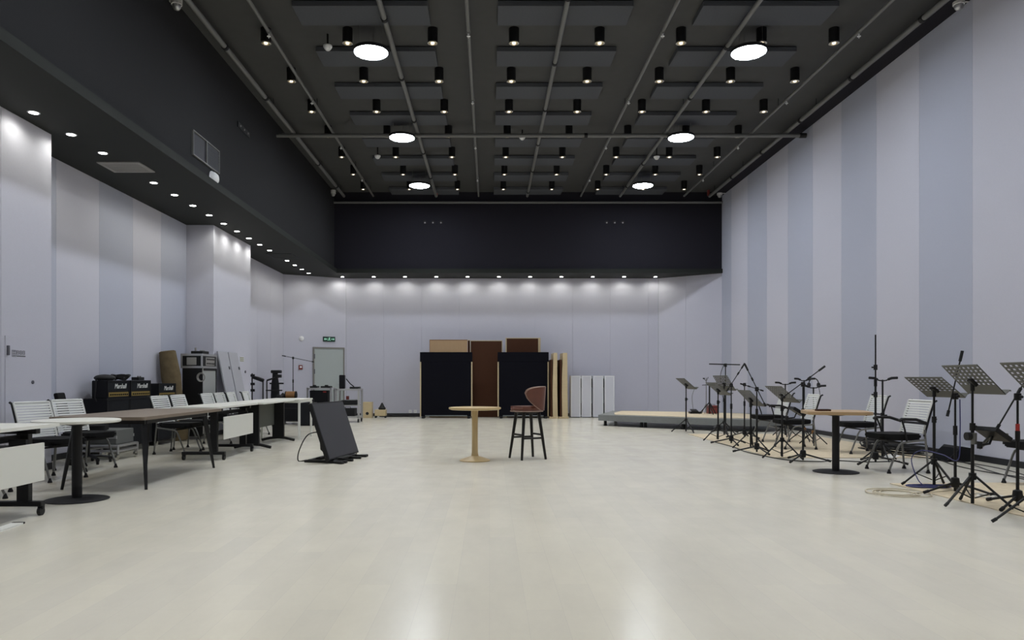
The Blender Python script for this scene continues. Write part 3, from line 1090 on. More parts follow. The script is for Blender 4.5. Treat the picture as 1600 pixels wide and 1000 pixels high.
t = thing('brown_table', 'dark brown wood table on splayed black legs in the left row', 'table', (-3.93, 8.42, 0))
bm = B(); prism(bm, rrect(0.96, 2.16, 0.035, 4), 0.715, 0.748)
obj('tabletop', bm, 'brown_top', t)
bm = B()
for s in (-1, 1):
    b2(bm, s * 0.36 - 0.02, s * 0.36 + 0.02, -0.85, 0.85, 0.665, 0.715)
    b2(bm, -0.36, 0.36, s * 0.82 - 0.02, s * 0.82 + 0.02, 0.665, 0.715)
obj('apron', bm, 'black', t)
for sx in (-1, 1):
    for sy in (-1, 1):
        bm = B(); tube(bm, [(sx * 0.35, sy * 0.80, 0.715), (sx * 0.43, sy * 0.92, 0.0)], 0.034, n=4, r2=0.016)
        obj('leg', bm, 'black', t)

t = thing('panel_leg_desk', 'white desk with dark slab legs and grey mesh front panel', 'table', (-3.95, 12.68, 0))
bm = B(); prism(bm, rrect(0.70, 1.86, 0.02, 4), 0.722, 0.748)
obj('tabletop', bm, 'white_top', t)
bm = B(); b2(bm, 0.02, 0.04, -0.68, 0.68, 0.30, 0.715, 0.003)
obj('modesty_panel', bm, 'grey_panel', t)
for s in (-1, 1):
    y = s * 0.72
    bm = B(); b2(bm, 0.0, 0.21, y - 0.03, y + 0.03, 0.06, 0.72, 0.006)
    lg = obj('leg', bm, 'black', t)
    bm = B()
    tube(bm, [(-0.20, y, 0.02), (-0.05, y, 0.055), (0.10, y, 0.07), (0.22, y, 0.06), (0.40, y, 0.018)], 0.024, n=8, sx=0.8)
    obj('foot', bm, 'black', lg)

t = thing('slim_leg_desk', 'small white desk on thin white legs at the far end of the row', 'table', (-3.88, 14.12, 0))
bm = B(); prism(bm, rrect(0.74, 1.0, 0.015, 4), 0.724, 0.75)
obj('tabletop', bm, 'white_top', t)
bm = B()
for s in (-1, 1):
    b2(bm, s * 0.345 - 0.0175, s * 0.345 + 0.0175, -0.45, 0.45, 0.685, 0.724)
    b2(bm, -0.345, 0.345, s * 0.455 - 0.0175, s * 0.455 + 0.0175, 0.685, 0.724)
obj('frame', bm, 'white_metal', t)
for sx in (-1, 1):
    for sy in (-1, 1):
        bm = B(); b2(bm, sx * 0.345 - 0.0175, sx * 0.345 + 0.0175, sy * 0.455 - 0.0175, sy * 0.455 + 0.0175, 0, 0.70)
        obj('leg', bm, 'white_metal', t)

# chairs behind the tables
R_ = math.radians
gl = 'white slatted chairs behind the left tables'
CH = make_chair('slatted_chair', 'white slat-back chair behind the round white table', (-4.91, 8.29, 0), R_(-18), gl)
dup(CH, (-4.87, 7.05, 0), R_(28), 'chair whose legs show under the nearest white folding table')
dup(CH, (-5.04, 9.22, 0), R_(-17), 'white slat-back chair between the round table and the amplifiers')
dup(CH, (-4.72, 11.2, 0), R_(-6), 'nearer of two slatted chairs seen behind the brown table')
dup(CH, (-4.74, 11.92, 0), R_(-4), 'farther of two slatted chairs seen behind the brown table')
for k, (y, r) in enumerate(((13.05, -3), (13.66, 0), (14.28, 2), (15.15, 3))):
    dup(CH, (-4.70, y, 0), R_(r), 'white slatted chair behind the far white desks, %s from the near end' % ORD[k])

# black swivel chair
t = thing('swivel_chair', 'black swivel office chair by the near pilaster edge', 'chair', (-5.38, 9.86, 0), R_(18))
bm = B(); prism(bm, rrect(0.46, 0.46, 0.1, 5), 0.44, 0.51)
obj('seat', bm, 'cushion', t)
bm = B(); box(bm, (-0.30, 0, 0.74), (0.05, 0.42, 0.42), Matrix.Rotation(R_(-12), 3, 'Y'), 0.02)
obj('backrest', bm, 'cushion', t)
bm = B(); tube(bm, [(-0.05, 0, 0.43), (-0.26, 0, 0.42), (-0.31, 0, 0.55)], 0.018, n=8); cyl(bm, (0, 0, 0.08), (0, 0, 0.44), 0.025)
obj('post', bm, 'black', t)
bm = B()
for k in range(5):
    a = 2 * PI * k / 5 + .3
    tube(bm, [(0, 0, 0.11), (0.27 * math.cos(a), 0.27 * math.sin(a), 0.075)], 0.024, n=6, r2=0.016)
obj('star_base', bm, 'black', t)
for k in range(5):
    a = 2 * PI * k / 5 + .3
    bm = B(); caster(bm, 0.27 * math.cos(a), 0.27 * math.sin(a), 0.03)
    obj('caster', bm, 'black', t)

# cable ramp on the floor
x, y = FL(24, 817)
t = thing('cable_ramp', 'flat white cable cover strip on the floor at the left edge', 'cable cover', (x + 0.05, 5.72, 0), R_(4))
bm = B(); prism(bm, [(-.045, -1.6), (.045, -1.6), (.045, 0), (-.045, 0)], 0, 0.012)
obj('strip', bm, 'white_metal', t)
bm = B(); b2(bm, -.045, .045, 0, .03, 0, .014, 0.003)
obj('end_cap', bm, 'black2', t)

# ================================================================ AMPLIFIERS
AX = -5.60
gr = 'black guitar speaker cabinets against the left wall'


def cabinet(y0, y1, zt, lab):
    t = thing('speaker_cabinet', lab, 'speaker cabinet', (AX, (y0 + y1) / 2, 0), 0, gr)
    hw = (y1 - y0) / 2
    bm = B(); b2(bm, -0.36, -0.012, -hw, hw, 0.085, zt, 0.012)
    b2(bm, -0.012, 0, -hw, hw, zt - .03, zt); b2(bm, -0.012, 0, -hw, hw, .085, .115)
    b2(bm, -0.012, 0, -hw, -hw + .03, .115, zt - .03); b2(bm, -0.012, 0, hw - .03, hw, .115, zt - .03)
    obj('case', bm, 'tolex', t)
    bm = B(); b2(bm, -0.0115, -0.006, -hw + .03, hw - .03, .115, zt - .03)
    obj('grille', bm, 'grille', t)
    for x in (-.31, -.05):
        for s in (-1, 1):
            bm = B(); caster(bm, x, s * (hw - .06), 0.035)
            obj('caster', bm, 'chrome', t)
    bm = B()
    for s in (-1, 1):
        for z in (.10, zt - .015):
            box(bm, (-0.012, s * (hw - .012), z), (.03, .03, .035), None, 0.006)
    obj('corner_guard', bm, 'black2', t)


cabinet(10.78, 11.475, .84, 'large black speaker cabinet under the nearest amplifier head')
cabinet(11.485, 12.20, .84, 'large black speaker cabinet under the middle amplifier head')
cabinet(12.42, 13.16, .80, 'black speaker cabinet under the farthest amplifier head')


def amp_head(y0, y1, z0, z1, lab):
    t = thing('amplifier_head', lab, 'amplifier', (AX, (y0 + y1) / 2, z0 + .002), 0, 'black amplifier heads with white script')
    hw, h = (y1 - y0) / 2, z1 - z0
    bm = B(); b2(bm, -0.24, -0.015, -hw, hw, 0, h, 0.012)
    b2(bm, -0.015, 0, -hw, hw, h - .02, h); b2(bm, -0.015, 0, -hw, hw, 0, .02)
    b2(bm, -0.015, 0, -hw, -hw + .02, .02, h - .02); b2(bm, -0.015, 0, hw - .02, hw, .02, h - .02)
    obj('case', bm, 'tolex', t)
    bm = B(); b2(bm, -0.0145, -0.008, -hw + .02, hw - .02, .10, h - .02)
    obj('front_cloth', bm, 'grille', t)
    bm = B(); b2(bm, -0.0145, -0.004, -hw + .03, hw - .03, .022, .088)
    pn = obj('control_panel', bm, 'gold', t)
    for k in range(9):
        yy = -hw + .08 + k * (2 * hw - .16) / 8
        bm = B(); cyl(bm, (-0.004, yy, .052), (0.010, yy, .052), .011, n=10)
        obj('knob', bm, 'black', pn)
    text_mesh('logo', 'Marshall', 0.105, 'logo', t, (-0.006, 0.05, h * .66), (PI / 2, 0, PI / 2), shear=0.25, depth=0.003)


amp_head(10.80, 11.455, .84, 1.105, 'nearest black amplifier head with white script and gold panel')
amp_head(11.49, 12.17, .84, 1.105, 'middle black amplifier head with white script and gold panel')
amp_head(12.46, 13.14, .80, 1.05, 'farthest black amplifier head, set a little lower than the others')

# soft things on the amplifiers
t = thing('gear_bag', 'soft black bag lying on top of the nearest amplifier head', 'bag', (-5.74, 10.98, 1.108))
bm = B()
r = bmesh.ops.create_uvsphere(bm, u_segments=20, v_segments=12, radius=1)
for v in bm.verts:
    v.co = Vector((v.co.x * .13, v.co.y * .20, max(-.035, v.co.z * .055)))
bmesh.ops.translate(bm, vec=(0, 0, .035), verts=bm.verts)
obj('bag_body', bm, 'black2', t)
bm = B(); tube(bm, spline([(0, -.18, .05), (-.02, -.205, .02), (-.02, -.215, -.1), (-.03, -.22, -.25), (-0.01, -.215, -.31)], 6), 0.010, n=6)
obj('strap', bm, 'black2', t)
t = thing('cable_bundle', 'tangled bundle of black cable between the first two amplifier heads', 'cable', (-5.72, 11.42, 1.112))
bm = B()
for k in range(5):
    rr = .07 + .012 * k
    pts = [(rr * math.cos(a), 1.5 * rr * math.sin(a), .012 + .016 * k + .008 * math.sin(3 * a + k)) for a in [2 * PI * i / 20 for i in range(20)]]
    tube(bm, pts + [pts[0]], 0.010, n=6)
obj('coil', bm, 'black2', t)
t = thing('pedal', 'small black pedal box on top of the middle amplifier head', 'pedal', (-5.71, 11.95, 1.109))
bm = B(); b2(bm, -.06, .06, -.10, .10, 0, .05, 0.008)
obj('case', bm, 'black2', t)
bm = B(); cyl(bm, (0.02, -.04, .05), (0.02, -.04, .068), .014); cyl(bm, (0.02, .04, .05), (0.02, .04, .068), .014)
obj('knob', bm, 'steel', t)

# aluminium trolley with a grey case
t = thing('equipment_trolley', 'low silver trolley on casters in front of the amplifier stack', 'trolley', (-5.40, 10.46, 0))
bm = B()
for z in (.13, .20):
    tube(bm, [(-.26, -.28, z), (.26, -.28, z), (.26, .28, z), (-.26, .28, z), (-.26, -.28, z)], .018, n=8)
for x in (-.26, .26):
    for y in (-.28, .28):
        cyl(bm, (x, y, .09), (x, y, .21), .018, n=8)
for k in range(5):
    cyl(bm, (-.26, -.2 + .1 * k, .2), (.26, -.2 + .1 * k, .2), .012, n=8)
obj('frame', bm, 'alu', t)
for x in (-.24, .24):
    for y in (-.26, .26):
        bm = B(); caster(bm, x, y, .042)
        obj('caster', bm, 'chrome', t)
t = thing('grey_case', 'flat grey equipment case lying on the low silver trolley', 'case', (-5.40, 10.46, .219))
bm = B(); b2(bm, -.22, .22, -.25, .25, 0, .20, .008)
obj('case_body', bm, 'mid_grey', t)
bm = B()
for s in (-1, 1):
    b2(bm, -.225, .225, s * .245 - .012, s * .245 + .012, .08, .12)
obj('latch_band', bm, 'alu', t)

# rolled carpet
t = thing('rolled_carpet', 'tall roll of olive brown carpet leaning in the corner behind the amplifiers', 'carpet roll', (-5.66, 13.47, 0))
t.rotation_euler = (R_(3), R_(-7.0), 0)
bm = B()
n, tr = 40, []
lathe(bm, [(0, 0.01), (.155, 0.01), (.165, .3), (.158, .8), (.165, 1.2), (.15, 1.64), (.12, 1.655), (.10, 1.62), (.06, 1.64), (0, 1.62)], 28)
for v in bm.verts:
    v.co.x *= 1.0 + .06 * math.sin(v.co.z * 7)
    v.co.y *= .92
obj('roll', bm, 'roll', t)

# rack tower
t = thing('equipment_rack', 'tall black rack cabinet with grey front beside the second pilaster', 'rack', (-5.36, 14.06, 0))
bm = B(); b2(bm, -.36, -0.01, -.36, .36, .06, 1.33, .008)
obj('case', bm, 'black', t)
bm = B(); b2(bm, -.01, .004, -.33, .33, .10, 1.29, .003)
obj('front_panel', bm, 'rackface', t)
bm = B()
for s in (-1, 1):
    b2(bm, -.012, .012, s * .345 - .016, s * .345 + .016, .06, 1.33)
b2(bm, -.012, .012, -.36, .36, 1.285, 1.33)
obj('edge_rail', bm, 'black2', t)
for x in (-.31, -.06):
    for y in (-.3, .3):
        bm = B(); caster(bm, x, y, .03)
        obj('caster', bm, 'black', t)
t = thing('flight_case', 'silver edged flight case of rack units standing on the black rack cabinet', 'flight case', (-5.36, 14.06, 1.33))
bm = B(); b2(bm, -.37, .0, -.35, .35, .02, .26, .004)
obj('case_body', bm, 'black', t)
bm = B()
for z in (.02, .25):
    for y in (-.355, .345):
        b2(bm, -.38, .01, y - .012, y + .022, z - .02, z + .02)
    for x in (-.38, .0):
        b2(bm, x - .012, x + .02, -.36, .36, z - .02, z + .02)
for x in (-.375, .0):
    for y in (-.355, .355):
        b2(bm, x - .012, x + .016, y - .014, y + .014, 0, .27)
obj('metal_edging', bm, 'alu', t)
bm = B()
b2(bm, -.28, -.10, -.362, -.35, .06, .20, .004)
b2(bm, .0, .010, -.18, .26, .05, .21, .004)
ru = obj('rack_unit', bm, 'vent', t)
bm = B()
for k in range(5):
    cyl(bm, (.01, -.12 + k * .08, .17), (.024, -.12 + k * .08, .17), .014, n=8)
    cyl(bm, (.01, -.12 + k * .08, .09), (.024, -.12 + k * .08, .09), .014, n=8)
obj('knob', bm, 'black', ru)
t = thing('small_mixer', 'small black mixer with a pale knob on top of the flight case', 'mixer', (-5.50, 13.98, 1.60))
bm = B(); box(bm, (0, 0, .03), (.22, .32, .05), None, .006)
obj('body', bm, 'black2', t)
bm = B()
for k in range(4):
    cyl(bm, (.05, -.1 + .06 * k, .055), (.05, -.1 + .06 * k, .075), .014, n=8)
cyl(bm, (-.06, -.06, .055), (-.06, -.06, .12), .02, n=8)
obj('knob', bm, 'vent', t)
t = thing('cable_coil', 'loop of silver cable hanging at the front corner of the rack cabinet', 'cable', (-5.345, 13.665, 1.16))
bm = B()
for k in range(3):
    pts = [((.06 + .006 * k) * math.cos(a), -.014 * k - .012, (.07 + .005 * k) * math.sin(a)) for a in [2 * PI * i / 24 for i in range(25)]]
    tube(bm, pts, .010, n=6)
tube(bm, [(0.02, -.02, .07), (0.03, -.02, .19)], .010, n=6)
obj('coil', bm, 'vent', t)

# boards leaning on the second pilaster
for k, (y0, y1, dz) in enumerate(((14.70, 15.24, 0.0), (15.29, 15.82, 0.02))):
    t = thing('leaning_board', 'long pale grey board leaning on the second pilaster, %s of two' % ('nearer' if k == 0 else 'farther'), 'board', (-5.09, (y0 + y1) / 2, 0), 0, 'grey boards leaning on the pilaster')
    bm = B(); b2(bm, -.03, 0, -(y1 - y0) / 2, (y1 - y0) / 2, 0.012, 1.72, .004)
    bmesh.ops.rotate(bm, cent=(0, 0, 0), matrix=Matrix.Rotation(R_(-11.2), 3, 'Y'), verts=bm.verts)
    obj('board', bm, 'lean', t)
    for z in (.5, 1.35):
        bm = B(); b2(bm, 0, .02, .15, .19, z, z + .06, .003)
        bmesh.ops.rotate(bm, cent=(0, 0, 0), matrix=Matrix.Rotation(R_(-11.2), 3, 'Y'), verts=bm.verts)
        obj('fitting', bm, 'wall_box', t)
y = -XP * FPX / (765 - 377.5)
t = thing('wall_notice', 'small olive notice on the second pilaster beside the leaning boards', 'notice', (XP, y, EYE + 31 * y / FPX))
bm = B(); b2(bm, 0, .006, -.14, .14, -.055, .055)
obj('plate', bm, 'white_board', t)
bm = B()
for z in (-.04, -.005, .03):
    b2(bm, .006, .0075, -.12, .12, z - .012, z + .012)
obj('print', bm, 'sign_yellow', t)
y = -XP * FPX / (765 - 383)
t = thing('wall_lock', 'small dark round lock on the second pilaster', 'lock', (XP, y, EYE + 11 * y / FPX))
bm = B(); cyl(bm, (0, 0, 0), (.015, 0, 0), .03, n=14)
obj('lock_body', bm, 'wall_box', t)

# ================================================================ FAR LEFT GEAR
def W0(px, d):
    return (px - VX) * d / FPX


def far_stand(px, d, ztop, lab, head):
    t = thing('gear_stand', lab, 'stand', (W0(px, d), d, 0), 0, 'black stands at the far left wall')
    bm = B(); cyl(bm, (0, 0, .02), (0, 0, ztop), .016, n=8)
    obj('pole', bm, 'black', t)
    for k in range(3):
        a = 2 * PI * k / 3 + .5
        bm = B(); tube(bm, [(0, 0, .26), (.14 * math.cos(a), .14 * math.sin(a), .015)], .012, n=6)
        obj('leg', bm, 'black', t)
    bm = B()
    if head == 'wedge':
        prism(bm, [(-.16, -.10), (.12, -.10), (.05, .10), (-.10, .10)], -.04, .03)
        bmesh.ops.rotate(bm, cent=(0, 0, 0), matrix=Matrix.Rotation(R_(20), 3, 'Y'), verts=bm.verts)
        bmesh.ops.translate(bm, vec=(-.06, 0, ztop), verts=bm.verts)
    elif head == 'arm':
        tube(bm, [(0, 0, ztop), (.12, 0, ztop + .04), (.30, 0, ztop + .09)], .022, n=8)
        b2(bm, .22, .36, -.05, .05, ztop + .07, ztop + .15, .01)
        b2(bm, -.02, .38, -.02, .02, ztop - .26, ztop - .23)
    else:
        for z in (ztop - .05, ztop - .25, ztop - .4):
            b2(bm, -.05, .06, -.03, .03, z - .03, z + .03, .01)
    obj('stand_head', bm, 'black2', t)


far_stand(394, 17.35, 1.26, 'thin black stand with knobs beside the second pilaster edge', 'knobs')
far_stand(411, 17.6, 1.12, 'black stand with a wedge shaped head behind the white desks', 'wedge')
far_stand(417, 18.25, 1.09, 'black stand with a side arm next to the tall black bag', 'arm')
d = 19.4
t = thing('keyboard_bag', 'tall black padded bag standing upright behind the far desks', 'bag', (W0(430, d), d, 0))
bm = B()
lathe(bm, [(0, 0.0), (.10, 0.0), (.115, .1), (.115, .7), (.10, 1.0), (.075, 1.16), (.07, 1.3), (0, 1.33)], 18)
obj('bag_body', bm, 'tolex', t)
bm = B(); b2(bm, -.10, .16, -.08, .08, 1.28, 1.36, .02); b2(bm, -.14, .22, -.03, .03, .99, 1.03)
obj('bag_flap', bm, 'black2', t)
d = 18.6
t = thing('black_crate', 'wide black road case at the far left under the amber drum', 'road case', (W0(463, d), d, 0))
bm = B(); b2(bm, -.42, .38, -.35, .35, .07, .62, .015)
obj('case_body', bm, 'tolex', t)
bm = B()
for z in (.09, .40, .60):
    b2(bm, -.425, .385, -.355, -.345, z - .012, z + .012)
obj('edge_strip', bm, 'black2', t)
for x in (-.36, .32):
    for y in (-.28, .28):
        bm = B(); caster(bm, x, y, .034)
        obj('caster', bm, 'black', t)
t = thing('wood_drum', 'amber wooden drum lying on the wide black road case', 'drum', (W0(455, d), d - .05, .62))
bm = B(); cyl(bm, (-.13, 0, .10), (.14, 0, .10), .098, n=20)
obj('shell', bm, 'orange', t)
for x in (-.13, .12):
    bm = B(); cyl(bm, (x, 0, .10), (x + .025, 0, .10), .10, n=20)
    obj('rim', bm, 'black2', t)
t = thing('folded_cover', 'crumpled black cover on the road case left of the amber drum', 'cover', (W0(443, d) - .06, d + .06, .626))
bm = B()
bmesh.ops.create_uvsphere(bm, u_segments=18, v_segments=10, radius=1)
for v in bm.verts:
    v.co = Vector((v.co.x * .12, v.co.y * .2, max(-.3, v.co.z) * .1 * (1 + .3 * math.sin(v.co.x * 5 + v.co.y * 4)) + .03))
obj('cloth', bm, 'black2', t)
d = 18.4
t = thing('black_speaker', 'black floor speaker on its side at the far end of the white desks', 'speaker', (W0(482, 17.9), 17.9, 0))
bm = B(); b2(bm, -.17, .17, -.2, .2, 0, .56, .02)
obj('cabinet', bm, 'tolex', t)
bm = B(); b2(bm, -.15, .15, -.206, -.2, .03, .53)
obj('grille', bm, 'grille', t)

# tall boom stand in front of the back left wall
d = 20.3
x0 = W0(458, d)
a = Vector(W(441, 555.6, d)) - Vector((x0, d, 0)); b = Vector(W(490, 565.5, d)) - Vector((x0, d, 0))
make_mic_stand('tall thin boom stand with level boom left of the back door', (x0, d, 0), EYE + (VY - 559.3) * d / FPX, a, b, 'boom microphone stands', 15, .35)

# metal utility carts
def cart(px0, px1, d, ztop, lab, grp):
    x0, x1 = W0(px0, d), W0(px1, d)
    hw, hd = (x1 - x0) / 2, .24
    t = thing('utility_cart', lab, 'cart', ((x0 + x1) / 2, d, 0), 0, grp)
    bm = B()
    for sx in (-1, 1):
        for sy in (-1, 1):
            b2(bm, sx * hw - .025, sx * hw + .025, sy * hd - .02, sy * hd + .02, .09, ztop)
    for z in (ztop - .03, .14):
        b2(bm, -hw, hw, -hd - .02, -hd + .02, z - .02, z + .02); b2(bm, -hw, hw, hd - .02, hd + .02, z - .02, z + .02)
        b2(bm, -hw - .02, -hw + .02, -hd, hd, z - .02, z + .02); b2(bm, hw - .02, hw + .02, -hd, hd, z - .02, z + .02)
    obj('frame', bm, 'alu', t)
    for z in (ztop - .02, .44, .15):
        bm = B(); b2(bm, -hw + .02, hw - .02, -hd + .01, hd - .01, z - .01, z + .012)
        obj('shelf', bm, 'rackface', t)
    for sx in (-1, 1):
        for sy in (-1, 1):
            bm = B(); caster(bm, sx * (hw - .01), sy * hd, .045)
            obj('caster', bm, 'black', t)
    return t, hw


t, hw = cart(484, 520, 19.7, .90, 'grey metal cart with a black box on it, nearer the door hinges', 'grey equipment carts by the door')
cx, cy = t.location.x, t.location.y
t = thing('black_device', 'black electronics box with a red light on the left grey cart', 'electronics box', (cx - .02, cy - .05, .453))
bm = B(); b2(bm, -.24, .24, -.17, .17, 0, .37, .01)
obj('case', bm, 'tolex', t)
bm = B(); b2(bm, .12, .20, -.176, -.17, .32, .345)
obj('indicator', bm, 'red', t)
for k, (dx, w_) in enumerate(((-.18, .10), (.14, .13))):
    t = thing('flat_device', 'flat black device on top of the left grey cart, %s' % ('toward the desks' if k == 0 else 'toward the door edge'), 'device', (cx + dx, cy, .893))
    bm = B(); b2(bm, -w_, w_, -.12, .12, 0, .045, .008); b2(bm, -.04, .04, -.05, .05, .04, .075, .01)
    obj('case', bm, 'black2', t)
t, hw = cart(528, 563, 19.3, .88, 'grey metal cart with open shelves and a camera arm beside the door', 'grey equipment carts by the door')
cx, cy = t.location.x, t.location.y
t = thing('upright_speaker', 'upright black speaker at the left end of the right grey cart', 'speaker', (cx - .18, cy, .873))
bm = B(); b2(bm, -.07, .07, -.08, .08, 0, .36, .02)
obj('cabinet', bm, 'tolex', t)
bm = B(); cyl(bm, (0, -.081, .24), (0, -.086, .24), .045, n=16); cyl(bm, (0, -.081, .11), (0, -.086, .11), .05, n=16)
obj('driver', bm, 'grille', t)
t = thing('desk_arm', 'black jointed arm with a flat base on the right grey cart', 'desk arm', (cx + .13, cy, .873))
bm = B(); b2(bm, -.10, .16, -.10, .10, 0, .05, .01)
obj('base', bm, 'black', t)
bm = B(); tube(bm, [(0, 0, .05), (-.10, 0, .13), (-.21, 0, .26)], .014, n=8)
obj('arm', bm, 'black', t)
t = thing('printer', 'dark printer on the middle shelf of the right grey cart', 'printer', (cx + .02, cy - .02, .453))
bm = B(); b2(bm, -.2, .22, -.18, .18, 0, .12, .015)
obj('body', bm, 'black2', t)
bm = B(); b2(bm, -.06, .18, -.16, .10, .12, .135, .004)
obj('paper_tray', bm, 'rackface', t)
t = thing('round_tin', 'small reddish tin standing on the printer in the cart', 'tin', (cx - .03, cy - .05, .589))
bm = B(); lathe(bm, [(0, 0), (.04, 0), (.04, .09), (0, .095)], 16)
obj('tin_body', bm, 'red2', t)
t = thing('tool_box', 'dark box on the bottom shelf of the right grey cart', 'box', (cx - .02, cy - .02, .163))
bm = B(); b2(bm, -.22, .2, -.18, .18, 0, .2, .01)
obj('box_body', bm, 'black2', t)
bm = B(); tube(bm, [(-.08, 0, .2), (-.08, 0, .235), (.06, 0, .235), (.06, 0, .2)], .008, n=6)
obj('handle', bm, 'black', t)

# boxes on the floor by the back wall
d = 21.4
t = thing('yellow_box', 'pale yellow upright box on the floor right of the grey carts', 'box', (W0(575, d), d, 0))
bm = B(); b2(bm, -.13, .13, -.13, .13, 0, .46, .006)
obj('box_body', bm, 'ply', t)
bm = B(); cyl(bm, (.0, -.13, .13), (0, -.134, .13), .045, n=16)
obj('round_hole', bm, 'black2', t)
t = thing('cream_crate', 'small cream crate on short legs by the back wall skirting', 'crate', (W0(595, d), d, 0))
bm = B(); b2(bm, -.16, .16, -.13, .13, .06, .24, .006)
obj('crate_body', bm, 'ply', t)
bm = B()
for x in (-.14, .14):
    b2(bm, x - .015, x + .015, -.12, .12, 0, .06)
obj('skid', bm, 'black2', t)
t = thing('black_bundle', 'small black bundle sitting on the cream crate', 'bundle', (W0(597, d), d, .24))
bm = B(); lathe(bm, [(0, 0), (.10, 0), (.11, .04), (.07, .09), (.045, .14), (.02, .19), (0, .2)], 16)
obj('cloth', bm, 'black', t)
t = thing('floor_cable', 'black cable pile on the floor along the back wall', 'cable', (W0(622, 21.9), 21.9, 0))
bm = B()
for k in range(5):
    pts = spline([(-.55 + .2 * i, .06 * math.sin(i * 1.7 + k), .014 + .02 * (k % 3) * (1 if i in (2, 3, 4) else .2)) for i in range(7)], 5)
    tube(bm, pts, .014, n=6)
obj('strand', bm, 'black', t)
for k, px in enumerate((641, 649)):
    x, y, z = W(px, 644, YB)
    t = thing('wall_socket', 'white wall socket low on the back wall, %s of two' % ('left' if k == 0 else 'right'), 'socket', (x, YB, .14), 0, 'white sockets on the back wall')
    bm = B(); b2(bm, -.045, .045, -.012, 0, -.045, .045, .003)
    obj('plate', bm, 'white_plastic', t)
    bm = B()
    for s in (-.015, .015):
        b2(bm, s - .003, s + .003, -.0135, -.012, -.01, .012)
    obj('slot', bm, 'black', t)

# door in the angled wall, exit sign, wall devices
ang = math.atan2(YB - YLC, -4.37 - XL)


def on_left_chamfer(px):
    q = (px - VX) / FPX
    m_ = math.tan(ang)
    y = (YLC - m_ * XL) / (1 - m_ * q)
    return q * y, y


x, y = on_left_chamfer(513.5)
dr = bpy.data.objects.new('door_1', None); C.objects.link(dr)
dr.location = (x, y, 0); dr.rotation_euler = (0, 0, ang); dr['kind'] = 'structure'
bm = B(); b2(bm, -.44, .44, -.035, 0.0, .005, 2.03, .004)
obj('door_leaf', bm, 'door', dr)
bm = B()
b2(bm, -.48, -.44, -.05, 0, 0, 2.08); b2(bm, .44, .48, -.05, 0, 0, 2.08); b2(bm, -.44, .44, -.05, 0, 2.03, 2.08)
obj('door_frame', bm, 'door_frame', dr)
for z in (.35, 1.35, 1.80):
    bm = B(); cyl(bm, (-.44, -.055, z - .07), (-.44, -.055, z + .07), .016, n=8)
    obj('hinge', bm, 'wall_box', dr)
bm = B(); tube(bm, [(.37, -.035, 1.0), (.37, -.09, 1.0), (.26, -.09, 1.0)], .011, n=8); b2(bm, .34, .40, -.042, -.035, .90, 1.06)
obj('door_handle', bm, 'alu', dr)
x, y = on_left_chamfer(514)
t = thing('exit_sign', 'dark green lit exit sign above the back door', 'exit sign', (x, y, EYE + 62 * y / FPX), ang)
bm = B(); b2(bm, -.185, .185, -.03, 0, -.075, .075, .004)
obj('housing', bm, 'black2', t)
bm = B(); b2(bm, -.172, .172, -.034, -.03, -.062, .062)
obj('panel', bm, 'exit_green', t)
bm = B()
# running figure in the middle with an arrow to each side
cyl(bm, (.008, -.036, .044), (.008, -.039, .044), .011, n=12)
for p, q, r in (((0, -.037, .03), (-.008, -.037, -.01), .012), ((-.008, -.037, -.01), (.025, -.037, -.025), .007), ((.025, -.037, -.025), (.022, -.037, -.052), .006),
                ((-.008, -.037, -.01), (-.03, -.037, -.035), .007), ((-.03, -.037, -.035), (-.052, -.037, -.036), .006), ((0, -.037, .027), (.028, -.037, .012), .006), ((0, -.037, .027), (-.028, -.037, .018), .006)):
    tube(bm, [p, q], r, n=6, sx=1)
for s in (-1, 1):
    b2(bm, min(s * .06, s * .13), max(s * .06, s * .13), -.038, -.034, -.010, .010)
    vs = [bm.verts.new((s * .125, -.038, -.032)), bm.verts.new((s * .125, -.038, .032)), bm.verts.new((s * .16, -.038, 0))]
    vb = [bm.verts.new((v.co.x, -.034, v.co.z)) for v in vs]
    bm.faces.new(vs); bm.faces.new(vb)
    for k in range(3):
        bm.faces.new((vs[k], vs[(k + 1) % 3], vb[(k + 1) % 3], vb[k]))
obj('pictogram', bm, 'exit_white', t)
x, y = on_left_chamfer(471)
t = thing('wall_siren', 'small white round siren high on the wall left of the exit sign', 'siren', (x, y, EYE + 63 * y / FPX), ang)
bm = B(); lathe(bm, [(.075, 0), (.07, .03), (.045, .055), (0, .06)], 20)
bmesh.ops.rotate(bm, cent=(0, 0, 0), matrix=Matrix.Rotation(PI / 2, 3, 'X'), verts=bm.verts)
obj('body', bm, 'white_plastic', t)
x, y = on_left_chamfer(469.5)
t = thing('fire_alarm_button', 'red fire alarm call point on the wall left of the door', 'alarm button', (x, y, EYE + 18 * y / FPX), ang)
bm = B(); b2(bm, -.055, .055, -.035, 0, -.065, .065, .006)
obj('housing', bm, 'red2', t)
bm = B(); b2(bm, -.03, .03, -.038, -.035, -.015, .035)
obj('glass_face', bm, 'white_plastic', t)

